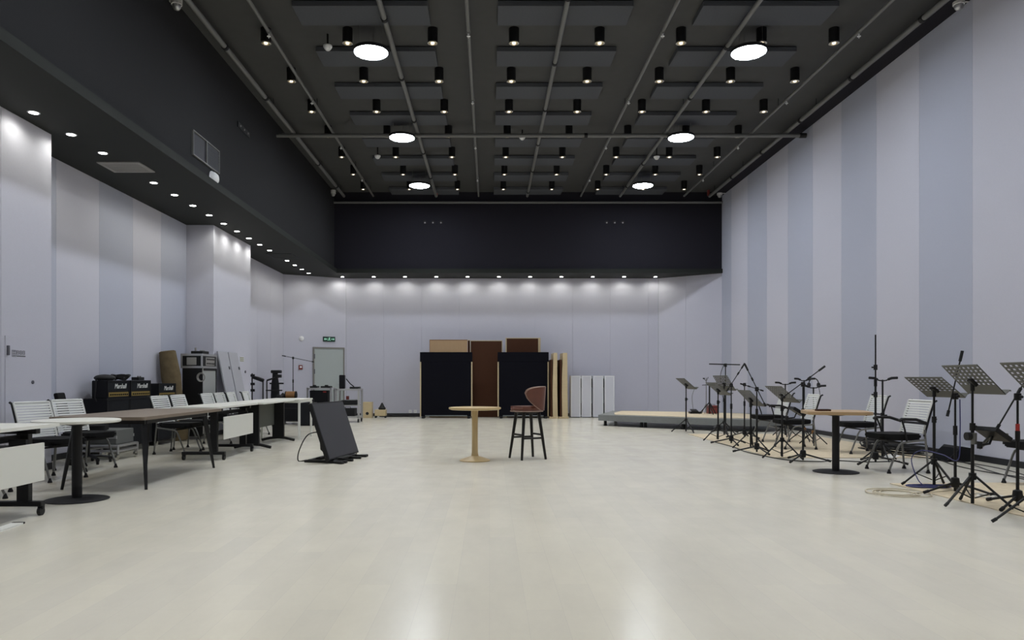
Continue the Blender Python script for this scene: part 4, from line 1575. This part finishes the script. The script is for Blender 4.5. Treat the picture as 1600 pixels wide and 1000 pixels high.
# ================================================================ SCREENS AND BOARDS AT THE BACK WALL
d = 21.13
for px0, px1, lab in ((656, 738, 'wide black acoustic screen left of the brown panel'), (777.5, 857.5, 'wide black acoustic screen behind the bar stool')):
    x0, x1 = W0(px0, d), W0(px1, d)
    hw = (x1 - x0) / 2
    t = thing('acoustic_screen', lab, 'acoustic screen', ((x0 + x1) / 2, d + .1, 0), 0, 'black acoustic screens at the back')
    bm = B(); b2(bm, -hw + .035, hw - .035, -.08, .08, .05, 1.63)
    obj('panel', bm, 'felt_black', t)
    bm = B(); b2(bm, -hw, hw, -.085, .085, 1.62, 1.90, .01)
    obj('top_cap', bm, 'felt_black', t)
    for s in (-1, 1):
        bm = B(); b2(bm, s * (hw - .018) - .017, s * (hw - .018) + .017, -.075, .075, .05, 1.62)
        obj('side_post', bm, 'ply', t)
        bm = B(); b2(bm, s * (hw - .1) - .04, s * (hw - .1) + .04, -.22, .2, .0, .05, .006)
        obj('foot', bm, 'black2', t)
    bm = B(); b2(bm, -hw + .15, hw - .15, -.082, -.07, .055, .085)
    obj('base_rail', bm, 'stage_grey', t)
d = 21.75


def brown_board(px0, px1, pytop, face, edge_l, edge_r, lab, dd, grp=None, cap=None):
    x0, x1 = W0(px0, d), W0(px1, d)
    zt = EYE + (VY - pytop) * d / FPX
    hw = (x1 - x0) / 2
    t = thing('brown_board', lab, 'panel', ((x0 + x1) / 2, d + dd, 0), 0, 'tall panels behind the black screens')
    bm = B(); b2(bm, -hw + edge_l, hw - edge_r, -.06, .06, .0, zt - .02)
    obj('face', bm, face, t)
    bm = B()
    if edge_l:
        b2(bm, -hw, -hw + edge_l, -.07, .07, 0, zt)
    if edge_r:
        b2(bm, hw - edge_r, hw, -.07, .07, 0, zt)
    b2(bm, -hw + edge_l, hw - edge_r, -.07, .07, zt - .02, zt)
    obj('edge', bm, cap or 'ply', t)


brown_board(671.5, 730.5, 531, 'tan', .012, .0, 'tan panel rising behind the left black screen', 0.0, cap='orange')
brown_board(731, 734, 531, 'brown_felt', .0, .0, 'thin brown board beside the tan panel', 0.1)
brown_board(735, 785, 532, 'brown_felt', .012, .02, 'dark brown panel between the two black screens', .05)
brown_board(790, 844.5, 528, 'brown_felt', .03, .07, 'dark brown panel with pale edges behind the right black screen', .03)

d = 20.95
for k, (pf, p0, p1) in enumerate(((858.5, 864, 871.5), (872.5, 878.5, 887.5))):
    x0, x1 = W0(p0, d), W0(p1, d)
    t = thing('edge_on_board', 'tall pale board standing edge-on beside the right black screen, %s' % ('nearer the screen' if k == 0 else 'nearer the white panels'), 'board', (x0, d, 0), 0, 'tall boards standing edge-on')
    w_ = x1 - x0
    bm = B()
    prof = [(0, .05), (-.01, .7), (-.005, 1.2), (.012, 1.7), (.02, 1.87)]
    for (a, za), (b, zb) in zip(prof, prof[1:]):
        vs = []
        for zz, off in ((za, a), (zb, b)):
            for xx, yy in ((off, -.0), (off + w_ * (1 - .25 * (zz / 1.87) ** 3), 0), (off + w_ * (1 - .25 * (zz / 1.87) ** 3), .9), (off, .9)):
                vs.append(bm.verts.new((xx, yy, zz)))
        for q in range(4):
            bm.faces.new((vs[q], vs[(q + 1) % 4], vs[4 + (q + 1) % 4], vs[4 + q]))
        bm.faces.new(vs[:4]); bm.faces.new(vs[4:])
    bmesh.ops.remove_doubles(bm, verts=bm.verts, dist=1e-5)
    obj('board', bm, 'ply', t)
    bm = B(); b2(bm, -.06, -.014, .03, .88, .05, 1.68)
    obj('felt_face', bm, 'brown_felt', t)
    bm = B(); b2(bm, -.10, w_ + .02, -.02, .92, 0, .05, .004)
    obj('base', bm, 'ply', t)
d = 21.45
for k, (p0, p1) in enumerate(((892, 907.3), (908.7, 924), (926.6, 942.6), (944.8, 960))):
    x0, x1 = W0(p0, d), W0(p1, d)
    hw = (x1 - x0) / 2
    t = thing('white_panel', 'narrow white upright panel at the back wall, %s of four from the left' % ORD[k], 'panel', ((x0 + x1) / 2, d, 0), 0, 'row of four narrow white panels')
    bm = B(); b2(bm, -hw + .025, hw - .025, 0.01, .40, .02, 1.20)
    obj('face', bm, 'white_board', t)
    bm = B(); b2(bm, -hw, -hw + .03, 0, .41, .02, 1.22); b2(bm, hw - .03, hw, 0, .41, .02, 1.22); b2(bm, -hw + .03, hw - .03, 0, .41, 1.19, 1.22)
    obj('frame', bm, 'white_edge', t)
    bm = B(); b2(bm, -hw + .02, hw - .02, .02, .38, 0, .02)
    if k < 3:
        for z0, z1 in ((.08, .42), (.88, 1.14)):
            b2(bm, hw, hw + .022, .0, .06, z0, z1, .002)
    obj('hinge_strap', bm, 'black', t)

# ================================================================ CENTRE
t = thing('round_pedestal_table', 'small round pale wood pedestal table in the middle of the floor', 'table', (-.203, 10.16, 0))
bm = B(); lathe(bm, [(0, .705), (.33, .705), (.358, .715), (.362, .725), (.358, .738), (0, .740)], 56)
obj('tabletop', bm, 'maple', t)
bm = B(); lathe(bm, [(.052, .055), (.043, .12), (.040, .35), (.041, .62), (.047, .705)], 28)
obj('column', bm, 'maple', t)
bm = B(); lathe(bm, [(0, 0), (.208, 0), (.212, .010), (.19, .022), (.10, .052), (.055, .068), (0, .07)], 48)
obj('base', bm, 'maple', t)

t = thing('bar_stool', 'brown leather bar stool with curved back and black wooden legs', 'stool', (.537, 10.43, 0), R_(179))
bm = B()
prism(bm, [(p[0] * 1.0, p[1] * 1.0) for p in rrect(.45, .41, .17, 8, .012, 0)], .668, .745)
es = [e for e in bm.edges if abs(e.verts[0].co.z - e.verts[1].co.z) < 1e-6]
bmesh.ops.bevel(bm, geom=es, offset=.028, segments=3, affect='EDGES')
obj('seat', bm, 'leather', t)
bm = B(); tube(bm, [(x * 1.005, y * 1.005, .675) for x, y in rrect(.452, .412, .17, 8, .012, 0)] + [(rrect(.452, .412, .17, 8, .012, 0)[0][0] * 1.005, rrect(.452, .412, .17, 8, .012, 0)[0][1], .675)], .007, n=6)
obj('seat_piping', bm, 'piping', t)
bm = B()
na, nz_ = 40, 8
rows_o, rows_i = [], []
edge_pts = []
AM = R_(98)


def shell(a, s, off):
    q = abs(a) / AM
    zc = .925
    tq = min(1.0, max(0.0, (q - .32) / .68))
    ztop = zc + (1.015 - zc) * max(0.0, 1 - q ** 3.6) ** .5
    zbot = .685 + (zc - .685) * (1 - max(0.0, 1 - tq ** 1.25) ** .62)
    z = zbot + (ztop - zbot) * s
    rr = .222 + off + .022 * s * (1 - q * q)
    return Vector((-rr * math.cos(a) - .005, rr * .98 * math.sin(a), z))


for i in range(na + 1):
    a = -AM + 2 * AM * i / na
    rows_o.append([bm.verts.new(shell(a, j / nz_, .012)) for j in range(nz_ + 1)])
    rows_i.append([bm.verts.new(shell(a, j / nz_, -.014)) for j in range(nz_ + 1)])
    edge_pts.append(shell(a, 1.0, 0) + Vector((0, 0, .002)))
edge_pts += [shell(AM, 1 - j / 6, 0) for j in range(1, 7)] + [shell(AM - (AM * .7) * j / 10, 0.0, 0) for j in range(1, 11)]
edge_pts = [shell(-AM + (AM * .7) * j / 10, 0.0, 0) for j in range(10, 0, -1)] + [shell(-AM, j / 6, 0) for j in range(0, 6)] + edge_pts
for i in range(na):
    for j in range(nz_):
        bm.faces.new((rows_o[i][j], rows_o[i][j + 1], rows_o[i + 1][j + 1], rows_o[i + 1][j]))
        bm.faces.new((rows_i[i][j], rows_i[i + 1][j], rows_i[i + 1][j + 1], rows_i[i][j + 1]))
    bm.faces.new((rows_o[i][nz_], rows_i[i][nz_], rows_i[i + 1][nz_], rows_o[i + 1][nz_]))
    bm.faces.new((rows_o[i][0], rows_o[i + 1][0], rows_i[i + 1][0], rows_i[i][0]))
for i in (0, na):
    for j in range(nz_):
        bm.faces.new((rows_o[i][j], rows_i[i][j], rows_i[i][j + 1], rows_o[i][j + 1]))
obj('backrest', bm, 'leather', t)
bm = B(); tube(bm, edge_pts, .009, n=8)
obj('back_piping', bm, 'piping', t)
bm = B(); lathe(bm, [(0, .640), (.15, .640), (.16, .668), (0, .668)], 24)
obj('swivel_plate', bm, 'black', t)
for k in range(4):
    a = R_(71 + 90 * k)
    c, s = math.cos(a), math.sin(a)
    bm = B(); tube(bm, [(.165 * c, .165 * s, .655), (.268 * c, .268 * s, 0)], .024, n=8, r2=.017)
    obj('leg', bm, 'stool_leg', t)
for k in range(4):
    a, a2 = R_(71 + 90 * k), R_(161 + 90 * k)
    z = .30 if k % 2 == 0 else .345
    r = .268 - (.103 / .655) * z
    bm = B(); tube(bm, [(r * math.cos(a), r * math.sin(a), z), (r * math.cos(a2), r * math.sin(a2), z)], .014, n=8)
    obj('stretcher', bm, 'stool_leg', t)

# display on a low floor stand
t = thing('floor_monitor', 'large black display leaning back on a low black floor stand', 'display', (-2.10, 10.30, 0), R_(-10))
RT = Matrix.Rotation(R_(-18.5), 3, 'Y')


def tilt(bm):
    bmesh.ops.rotate(bm, cent=(0, 0, 0), matrix=RT, verts=bm.verts)
    bmesh.ops.translate(bm, vec=(.08, 0, .05), verts=bm.verts)


bm = B(); b2(bm, -.055, 0, -.565, .565, 0, .80, .008); tilt(bm)
obj('case', bm, 'black', t)
bm = B(); b2(bm, 0, .003, -.545, .545, .02, .78); tilt(bm)
obj('screen', bm, 'screen', t)
bm = B(); b2(bm, -.11, -.055, -.22, .22, .22, .56, .01); tilt(bm)
obj('rear_housing', bm, 'black2', t)
bm = B()
for k in range(4):
    yy = .12 + .12 * k
    tube(bm, [(-.03, yy - .05, 0.0), (-.03, yy - .02, -.035), (-.03, yy + .02, -.035), (-.03, yy + .05, 0.0)], .008, n=6)
tilt(bm)
obj('handle_loop', bm, 'black2', t)
bm = B()
tube(bm, [(-.06, -.15, .03), (-.20, -.15, .16), (-.22, -.15, .40)], .022, n=8)
tube(bm, [(-.06, .15, .03), (-.20, .15, .16), (-.22, .15, .40)], .022, n=8)
obj('support_post', bm, 'black', t)
bm = B()
b2(bm, -.34, .26, -.42, -.36, .0, .035, .006); b2(bm, -.34, .26, .36, .42, .0, .035, .006)
b2(bm, -.30, -.24, -.40, .40, .0, .04, .006); b2(bm, -.02, .10, -.40, .40, .0, .045, .006)
b2(bm, -.10, .16, -.30, .1, .04, .06, .006)
for k in range(4):
    box(bm, (.10, -.45 + .28 * k, .018), (.34, .05, .03), Matrix.Rotation(.3 * (k - 1.5), 3, 'Z'), .004)
obj('base_frame', bm, 'black', t)
bm = B(); tube(bm, spline([(-.22, -.1, .40), (-.36, -.25, .36), (-.46, -.3, .16), (-.47, -.32, .015), (-.38, -.3, .012), (-.2, -.2, .05)], 7), .008, n=6)
obj('power_cable', bm, 'black2', t)

# ================================================================ RIGHT SIDE
# rugs
RZ = .009
t = thing('beige_rug', 'long beige rug under the far music stands by the right wall', 'rug', (5.24, 12.72, 0))
bm = B(); b2(bm, -1.19, 1.19, -2.22, 2.30, 0, .009, .003)
obj('pile', bm, 'rug', t)
t = thing('beige_rug', 'beige rug under the nearest music stands at the right edge', 'rug', (5.20, 6.35, 0), R_(2))
bm = B(); b2(bm, -.84, .84, -1.6, 1.6, 0, .009, .003)
obj('pile', bm, 'rug', t)

# low stage
A = (2.62, 17.75)
poly = [A, (4.92, 15.90), (5.7, 15.6), (6.55, 15.9), (6.55, 18.6), (5.1, 19.35), (3.34, 20.0)]
t = thing('low_stage', 'low grey rolling stage platform in the far right corner', 'stage', (0, 0, 0))
bm = B(); prism(bm, poly, .125, .262)
obj('deck', bm, 'stage_grey', t)
for (x, y) in ((2.80, 17.75), (3.55, 17.15), (3.63, 17.09), (4.35, 16.5), (5.0, 16.0), (5.7, 15.75), (6.4, 16.1), (3.4, 19.8), (5.1, 19.2)):
    bm = B(); cyl(bm, (x, y + .05, .0), (x, y + .05, .126), .035, n=12); cyl(bm, (x, y + .05, .0), (x, y + .05, .02), .045, n=12)
    obj('leg', bm, 'black', t)
t = thing('beige_rug', 'beige rug lying on top of the low grey stage', 'rug', (0, 0, .262))
bm = B(); prism(bm, [(3.02, 17.75), (4.95, 16.25), (5.7, 16.0), (6.2, 16.3), (6.3, 18.2), (5.05, 19.15), (3.55, 19.75), (3.15, 18.6)], 0, .012)
obj('pile', bm, 'rug', t)

# round-cornered oak table
t = thing('oak_side_table', 'warm oak table on a black column in front of the right chairs', 'table', (4.20, 8.93, 0), R_(-14))
bm = B()
prism(bm, rrect(.72, .72, .13, 8), .705, .742)
es = [e for e in bm.edges if abs(e.verts[0].co.z - e.verts[1].co.z) < 1e-6]
bmesh.ops.bevel(bm, geom=es, offset=.006, segments=2, affect='EDGES')
obj('tabletop', bm, 'oak', t)
bm = B(); cyl(bm, (0, 0, .012), (0, 0, .69), .042, n=24); lathe(bm, [(.14, .705), (.14, .696), (.05, .68)], 24)
obj('column', bm, 'black', t)
bm = B(); lathe(bm, [(0, 0), (.258, 0), (.262, .006), (.23, .014), (.05, .02), (0, .02)], 40)
obj('base', bm, 'black2', t)
t = thing('dark_tray', 'small flat dark brown box on the oak table', 'box', (4.03, 8.90, .7425), R_(-5))
bm = B(); b2(bm, -.08, .08, -.05, .05, 0, .018, .004)
obj('box_body', bm, 'brown_felt', t)
bm = B(); b2(bm, -.078, .078, -.048, .048, .018, .022, .002)
obj('lid', bm, 'black2', t)

# chairs facing the room
gr = 'white slatted chairs by the right wall'
CA = make_chair('slatted_armchair', 'white slat-back chair with black arms right of the oak table', (4.97, 9.03, 0), R_(183), gr, arms=True)
dup(CH, (5.60, 11.20, RZ), R_(180), 'white slat-back chair behind the oak table against the wall side', gr)
dup(CH, (4.92, 11.92, RZ), R_(178), 'white slat-back chair among the boom stands left of the oak table', gr)
dup(CH, (5.78, 7.72, RZ), R_(186), 'dark seated chair cut off by the right edge of the view', gr)
make_chair('solid_back_chair', 'white chair with smooth back and dark cutout, farthest of the right chairs', (5.06, 13.35, RZ), R_(184), gr, arms=True, solid=True)

# music stands
gm = 'black perforated music stands along the right'


def ms(px, d, pyt, lab, rot, legs, tilt=45, zoff=0.0):
    return make_music_stand(lab, (W0(px, d), d, zoff), R_(rot), EYE - (pyt - VY) * d / FPX - zoff, gm, tilt, legs)


ms(1072, 15.6, 599.5, 'music stand alone in front of the low stage, farthest from the camera', 6, 40, 40)
ms(1131.5, 14.6, 598.5, 'music stand on the rug in front of the T-bar stand, second farthest', 16, 10, 56, RZ)
ms(1122, 13.4, 607.5, 'music stand with lower desk overlapping the one before the T-bar', 6, 70, 40, RZ)
ms(1173, 11.9, 622, 'low music stand left of the smooth-backed white chair', 4, 60, 46, RZ)
ms(1222, 10.42, 616, 'music stand in front of the long raised boom stand', 5, 65, 40, RZ)
ms(1459.5, 7.66, 605, 'music stand beside the slatted armchair, with tan cables at its foot', 12, 30, 36, RZ)
ms(1519.5, 6.51, 593, 'tall music stand with bright perforated desk near the right edge', 0, 75, 46, RZ)
ms(1622, 5.62, 592, 'music stand whose desk just enters at the right edge', 0, 40, 46, RZ)

# boom stands
gb = 'boom microphone stands'


def bs(px, d, piv, p, q, lab, legs, z0=RZ, band=None, spread=.33):
    x = W0(px, d)
    o = Vector((x, d, z0))
    a = Vector(W(p[0], p[1], d)) - o if p else None
    b = Vector(W(q[0], q[1], d)) - o if p else None
    return make_mic_stand(lab, (x, d, z0), EYE - (piv - VY) * d / FPX - z0, a, b, gb, legs, spread, band=band)


bs(1492.5, 7.22, 619, (1503.5, 549), (1480.5, 649), 'boom stand with steep boom between the two nearest full music stands', 190)
bs(1590, 6.40, 620, (1613, 576), (1557, 671), 'boom stand with red tape band at the right edge', 215, band=(.62, .73))
bs(1254.7, 9.98, 600.6, (1288.5, 572.5), (1221, 622.5), 'boom stand with long raised boom left of the oak table', 100)
bs(1182.5, 11.1, 608, (1164, 569.5), (1196, 634), 'boom stand with boom falling to the right, before the smooth-backed chair', 280)
bs(1142.6, 12.6, 602, (1163.5, 568), (1136, 610.5), 'boom stand with boom rising right, near the overlapping music stands', 150)
bs(1163.2, 14.0, 601, (1157, 599.5), (1192, 610.5), 'boom stand with almost level boom behind the low music stand', 60)
t = bs(1368, 9.72, 523, None, None, 'tall straight pole stand behind the oak table', 210, spread=.36)
for py in (574, 616.6):
    z = EYE - (py - VY) * 9.72 / FPX - RZ
    bm = B(); cyl(bm, (0, 0, z - .035), (0, 0, z + .035), .024, n=10)
    tube(bm, [(0, 0, z), (-.05, 0, z)], .012, n=6)
    obj('height_clamp', bm, 'black2', t)
# T-bar stand
d = 15.25
x = W0(1133.6, d)
t = make_mic_stand('stand with a level T-bar on top in front of the low stage', (x, d, 0), EYE + 23 * d / FPX, None, None, 'boom microphone stands', 20, .3)
bm = B()
z = EYE + 22.5 * d / FPX
tube(bm, [(-.34, 0, z + .01), (.30, 0, z - .005)], .012, n=8)
cyl(bm, (0, 0, z - .05), (0, 0, z + .02), .028, n=10)
obj('cross_bar', bm, 'black', t)
bm = B()
tube(bm, spline([(-.03, 0, z), (-.10, 0, z - .2), (-.09, 0, z - .5), (-.02, 0, z - .8)], 6), .006, n=6)
obj('hanging_cable', bm, 'black2', t)

# padded yoke stands along the wall
gy = 'black instrument stands with two padded arms'
make_yoke_stand('instrument stand with two padded arms behind the slatted armchair', (W0(1379, 10.15), 10.15, 0), R_(0), EYE + 1 * 10.15 / FPX - .02, gy)
make_yoke_stand('instrument stand with amber collar just left of the oak table', (W0(1271, 12.45), 12.45, RZ), R_(-12), EYE - 11 * 12.45 / FPX - .03, gy, True)
Tz = make_yoke_stand('instrument stand with headphones and amber collar beside the long raised boom', (W0(1256.5, 13.2), 13.2, RZ), R_(8), EYE - .03, gy, True)
make_yoke_stand('instrument stand rising behind the smooth-backed white chair', (W0(1227, 14.3), 14.3, RZ), R_(-5), EYE - 6 * 14.3 / FPX - .03, gy)
t = thing('headphones', 'black headphones hanging on a padded arm beside the long raised boom', 'headphones', (W0(1256.5, 13.2) + .14, 13.13, EYE - .02))
bm = B()
pts = [(.0 + .085 * math.cos(a), 0, -.06 + .09 * math.sin(a)) for a in [PI * i / 12 for i in range(13)]]
tube(bm, pts, .010, n=8)
obj('headband', bm, 'black', t)
for s in (-1, 1):
    bm = B(); cyl(bm, (s * .07, 0, -.09), (s * .10, 0, -.09), .042, n=16)
    obj('ear_cup', bm, 'black2', t)
bm = B(); tube(bm, spline([(.09, 0, -.12), (.11, -.01, -.3), (.06, -.02, -.42), (.02, -.02, -.30)], 6), .005, n=6)
obj('cord', bm, 'black2', t)

# monitor mixers clamped to stands
gx = 'small monitor mixers clamped to the stands'
make_mixer('small black mixer clamped to the pole of the long raised boom stand', (W0(1243, 10.2), 10.16, EYE - 50 * 10.2 / FPX), R_(-6), gx)
make_mixer('black mixer with dark screen clamped beside the red taped boom stand', (W0(1557, 6.4), 6.45, EYE - 86 * 6.4 / FPX), R_(10), gx)
d = 6.50
t = thing('clamp_arm', 'small grey clamp arm with a round black knob on the tall bright music stand', 'clamp', (W0(1519.5, d), d - .02, EYE - 93 * d / FPX))
bm = B(); cyl(bm, (-.07, 0, .02), (-.035, 0, .02), .036, n=16); cyl(bm, (-.04, 0, .02), (0, 0, .0), .012, n=8)
obj('knob', bm, 'black', t)
bm = B(); cyl(bm, (0, 0, -.05), (0, 0, .05), .022, n=12)
tube(bm, [(0, 0, -.03), (.08, 0, -.04), (.13, 0, .01), (.22, 0, .03)], .012, n=8); tube(bm, [(.13, 0, .01), (.12, 0, -.03), (.05, 0, -.09)], .009, n=8)
obj('arm', bm, 'steel', t)

# things on the low stage
d = 18.2
zs = .274
t = thing('red_case', 'small dark red case on the low stage behind the stands', 'case', (W0(1113, d), d, zs))
bm = B(); b2(bm, -.13, .13, -.12, .12, 0, .20, .012)
obj('case_body', bm, 'red2', t)
bm = B(); b2(bm, -.135, .135, -.125, .125, .155, .165); tube(bm, [(-.05, 0, .2), (-.05, 0, .225), (.05, 0, .225), (.05, 0, .2)], .007, n=6)
obj('trim', bm, 'black2', t)
t = thing('kick_pedal', 'black foot pedal box on the low stage rug', 'pedal', (W0(1085, d), d, zs))
bm = B(); prism(bm, [(-.14, -.14), (.14, -.14), (.11, .14), (-.11, .14)], 0, .05)
box(bm, (0, .02, .075), (.16, .2, .02), Matrix.Rotation(R_(12), 3, 'X'), .004)
obj('pedal_body', bm, 'black', t)
bm = B(); tube(bm, spline([(0, .1, .06), (-.03, .1, .4), (.03, .1, .62)], 6), .006, n=6)
obj('rod', bm, 'steel', t)
t = thing('cymbal_stand', 'thin cymbal stand with small side arms on the low stage', 'stand', (W0(1103.5, 18.0), 18.0, zs))
bm = B(); cyl(bm, (0, 0, .02), (0, 0, .88), .009, n=8)
obj('pole', bm, 'steel', t)
bm = B(); tube(bm, [(-.06, 0, .86), (0, 0, .80), (.05, 0, .90)], .007, n=6); tube(bm, [(-.10, 0, .70), (.14, 0, .72)], .008, n=6); b2(bm, -.08, -.04, -.02, .02, .85, .88)
obj('arm', bm, 'black2', t)
for k in range(3):
    a = 2 * PI * k / 3
    bm = B(); tube(bm, [(0, 0, .25), (.15 * math.cos(a), .15 * math.sin(a), .012)], .009, n=6)
    obj('leg', bm, 'steel', t)
t = thing('hardware_stand', 'dark upright hardware stand beside the red case on the stage', 'stand', (W0(1108.5, 17.6), 17.6, zs))
bm = B(); cyl(bm, (0, 0, .02), (0, 0, .72), .018, n=8)
obj('pole', bm, 'black', t)
for k in range(3):
    a = 2 * PI * k / 3 + .6
    bm = B(); tube(bm, [(0, 0, .3), (.24 * math.cos(a), .24 * math.sin(a), .014)], .012, n=6)
    obj('leg', bm, 'black', t)
bm = B(); b2(bm, -.05, .12, -.03, .03, .70, .74, .006)
obj('top_bar', bm, 'black2', t)

# paper, cables
x, y = FL(1382, 716)
t = thing('paper_sheet', 'white paper sheet on the floor behind the slatted armchair', 'paper', (5.62, 10.42, .010), R_(20))
bm = B()
for i in range(6):
    for j in range(4):
        pass
g = [[bm.verts.new((-.15 + .05 * i, -.1 + .06 * j, .012 + .03 * max(0, (i - 3)) * .3 + .006 * math.sin(i + j))) for j in range(4)] for i in range(7)]
for i in range(6):
    for j in range(3):
        bm.faces.new((g[i][j], g[i + 1][j], g[i + 1][j + 1], g[i][j + 1]))
o_ = bmesh.ops.solidify(bm, geom=bm.faces[:], thickness=.001)
obj('sheet', bm, 'paper', t)


def coil(name, label, loc, rx, ry, turns, r, m, seed, tail=None):
    rnd = random.Random(seed)
    t = thing(name, label, 'cable', loc)
    pts = []
    for i in range(turns * 14):
        a = 2 * PI * i / 14
        k = 1 + .28 * math.sin(a * .37 + seed) + rnd.uniform(-.05, .05)
        pts.append((rx * k * math.cos(a) + .05 * math.sin(a * .21), ry * k * math.sin(a), r + .0035 * (i % 14) / 14 + .008 * (i // 14) * .5))
    if tail:
        pts += tail
    bm = B(); tube(bm, spline(pts, 3), r, n=6)
    obj('loops', bm, m, t)
    return t


x, y = FL(1400, 772)
coil('cable_coil', 'loose loops of tan cable on the bare floor near the armchair', (x, y, 0), .22, .22, 4, .006, 'cable_tan', 3, [(.4, .05, .012), (.62, .12, .02), (.8, .1, .02)])
x, y = FL(1450, 768)
coil('cable_coil', 'blue cable wound around the foot of the music stand by the armchair', (4.50, 7.62, .009), .18, .09, 3, .007, 'cable_blue', 5, [(.34, .06, .02), (.5, -.02, .012)])
t = thing('blue_cable', 'blue cable hanging from the steep boom stand to the next stand', 'cable', (W0(1492.5, 7.22), 7.2, .0))
bm = B(); tube(bm, spline([(.02, -.02, .93), (.022, -.02, .6), (.0, -.02, .34), (-.08, .1, .38), (-.17, .3, .40), (-.2, .42, .3), (-.17, .36, .10), (-.12, .3, .03)], 7), .005, n=6)
obj('strand', bm, 'cable_blue', t)
x, y = FL(1530, 775)
coil('cable_coil', 'pale cable loops between the two nearest music stand feet', (4.70, 6.98, .009), .10, .10, 3, .006, 'cable_white', 9, [(.3, -.1, .012), (.5, -.15, .012)])
t = thing('floor_cable', 'black cables trailing along the right wall skirting behind the near stands', 'cable', (6.2, 8.3, 0))
bm = B()
rnd = random.Random(11)
for k in range(3):
    pts = [(.22 * math.sin(i * .9 + k * 1.3) + .02 * k - .05 * k, -2.4 + .6 * i, .009 + .004 * k) for i in range(11)]
    tube(bm, spline(pts, 5), .0065, n=6)
obj('strand', bm, 'black', t)
t = thing('floor_cable', 'heap of black cable on the floor by the wall behind the armchair', 'cable', (6.30, 11.55, 0))
bm = B()
for k in range(9):
    pts = [((.16 + .02 * k) * math.cos(a + k), (.55 + .03 * k) * math.sin(a + k), .012 + .016 * k * (.6 + .4 * math.sin(2 * a))) for a in [2 * PI * i / 16 for i in range(15)]]
    tube(bm, spline(pts, 3), .011, n=6)
obj('strand', bm, 'black2', t)
t = thing('floor_cable', 'thin dark cable along the edge of the long beige rug', 'cable', (0, 0, 0))
bm = B(); tube(bm, spline([(4.0, 13.1, .008), (4.02, 12.2, .008), (3.95, 11.4, .008), (4.0, 10.7, .008), (4.15, 10.15, .008), (4.5, 10.0, .008), (4.75, 10.12, .008), (5.1, 9.95, .008), (5.6, 10.05, .008)], 6), .007, n=6)
obj('strand', bm, 'black2', t)
t = thing('monitor_wedge', 'low black wedge box on the floor by the right wall', 'speaker', (6.36, 10.2, .0), R_(0))
bm = B()
pr = [(-.16, 0), (.18, 0), (.18, .19), (.06, .21)]
aa = [bm.verts.new((x, -.20, z)) for x, z in pr]
bb = [bm.verts.new((x, .20, z)) for x, z in pr]
for k in range(4):
    bm.faces.new((aa[k], aa[(k + 1) % 4], bb[(k + 1) % 4], bb[k]))
bm.faces.new(aa); bm.faces.new(bb)
obj('cabinet', bm, 'tolex', t)
bm = B()
dx, dz = .22, .21
nx_, nz2 = -.69, .72
f = [bm.verts.new((-.16 + dx * s + nx_ * .004, yy, .0 + dz * s + nz2 * .004)) for s, yy in ((.05, -.18), (.05, .18), (.85, .18), (.85, -.18))]
bm.faces.new(f)
bmesh.ops.solidify(bm, geom=bm.faces[:], thickness=.004)
obj('grille', bm, 'grille', t)
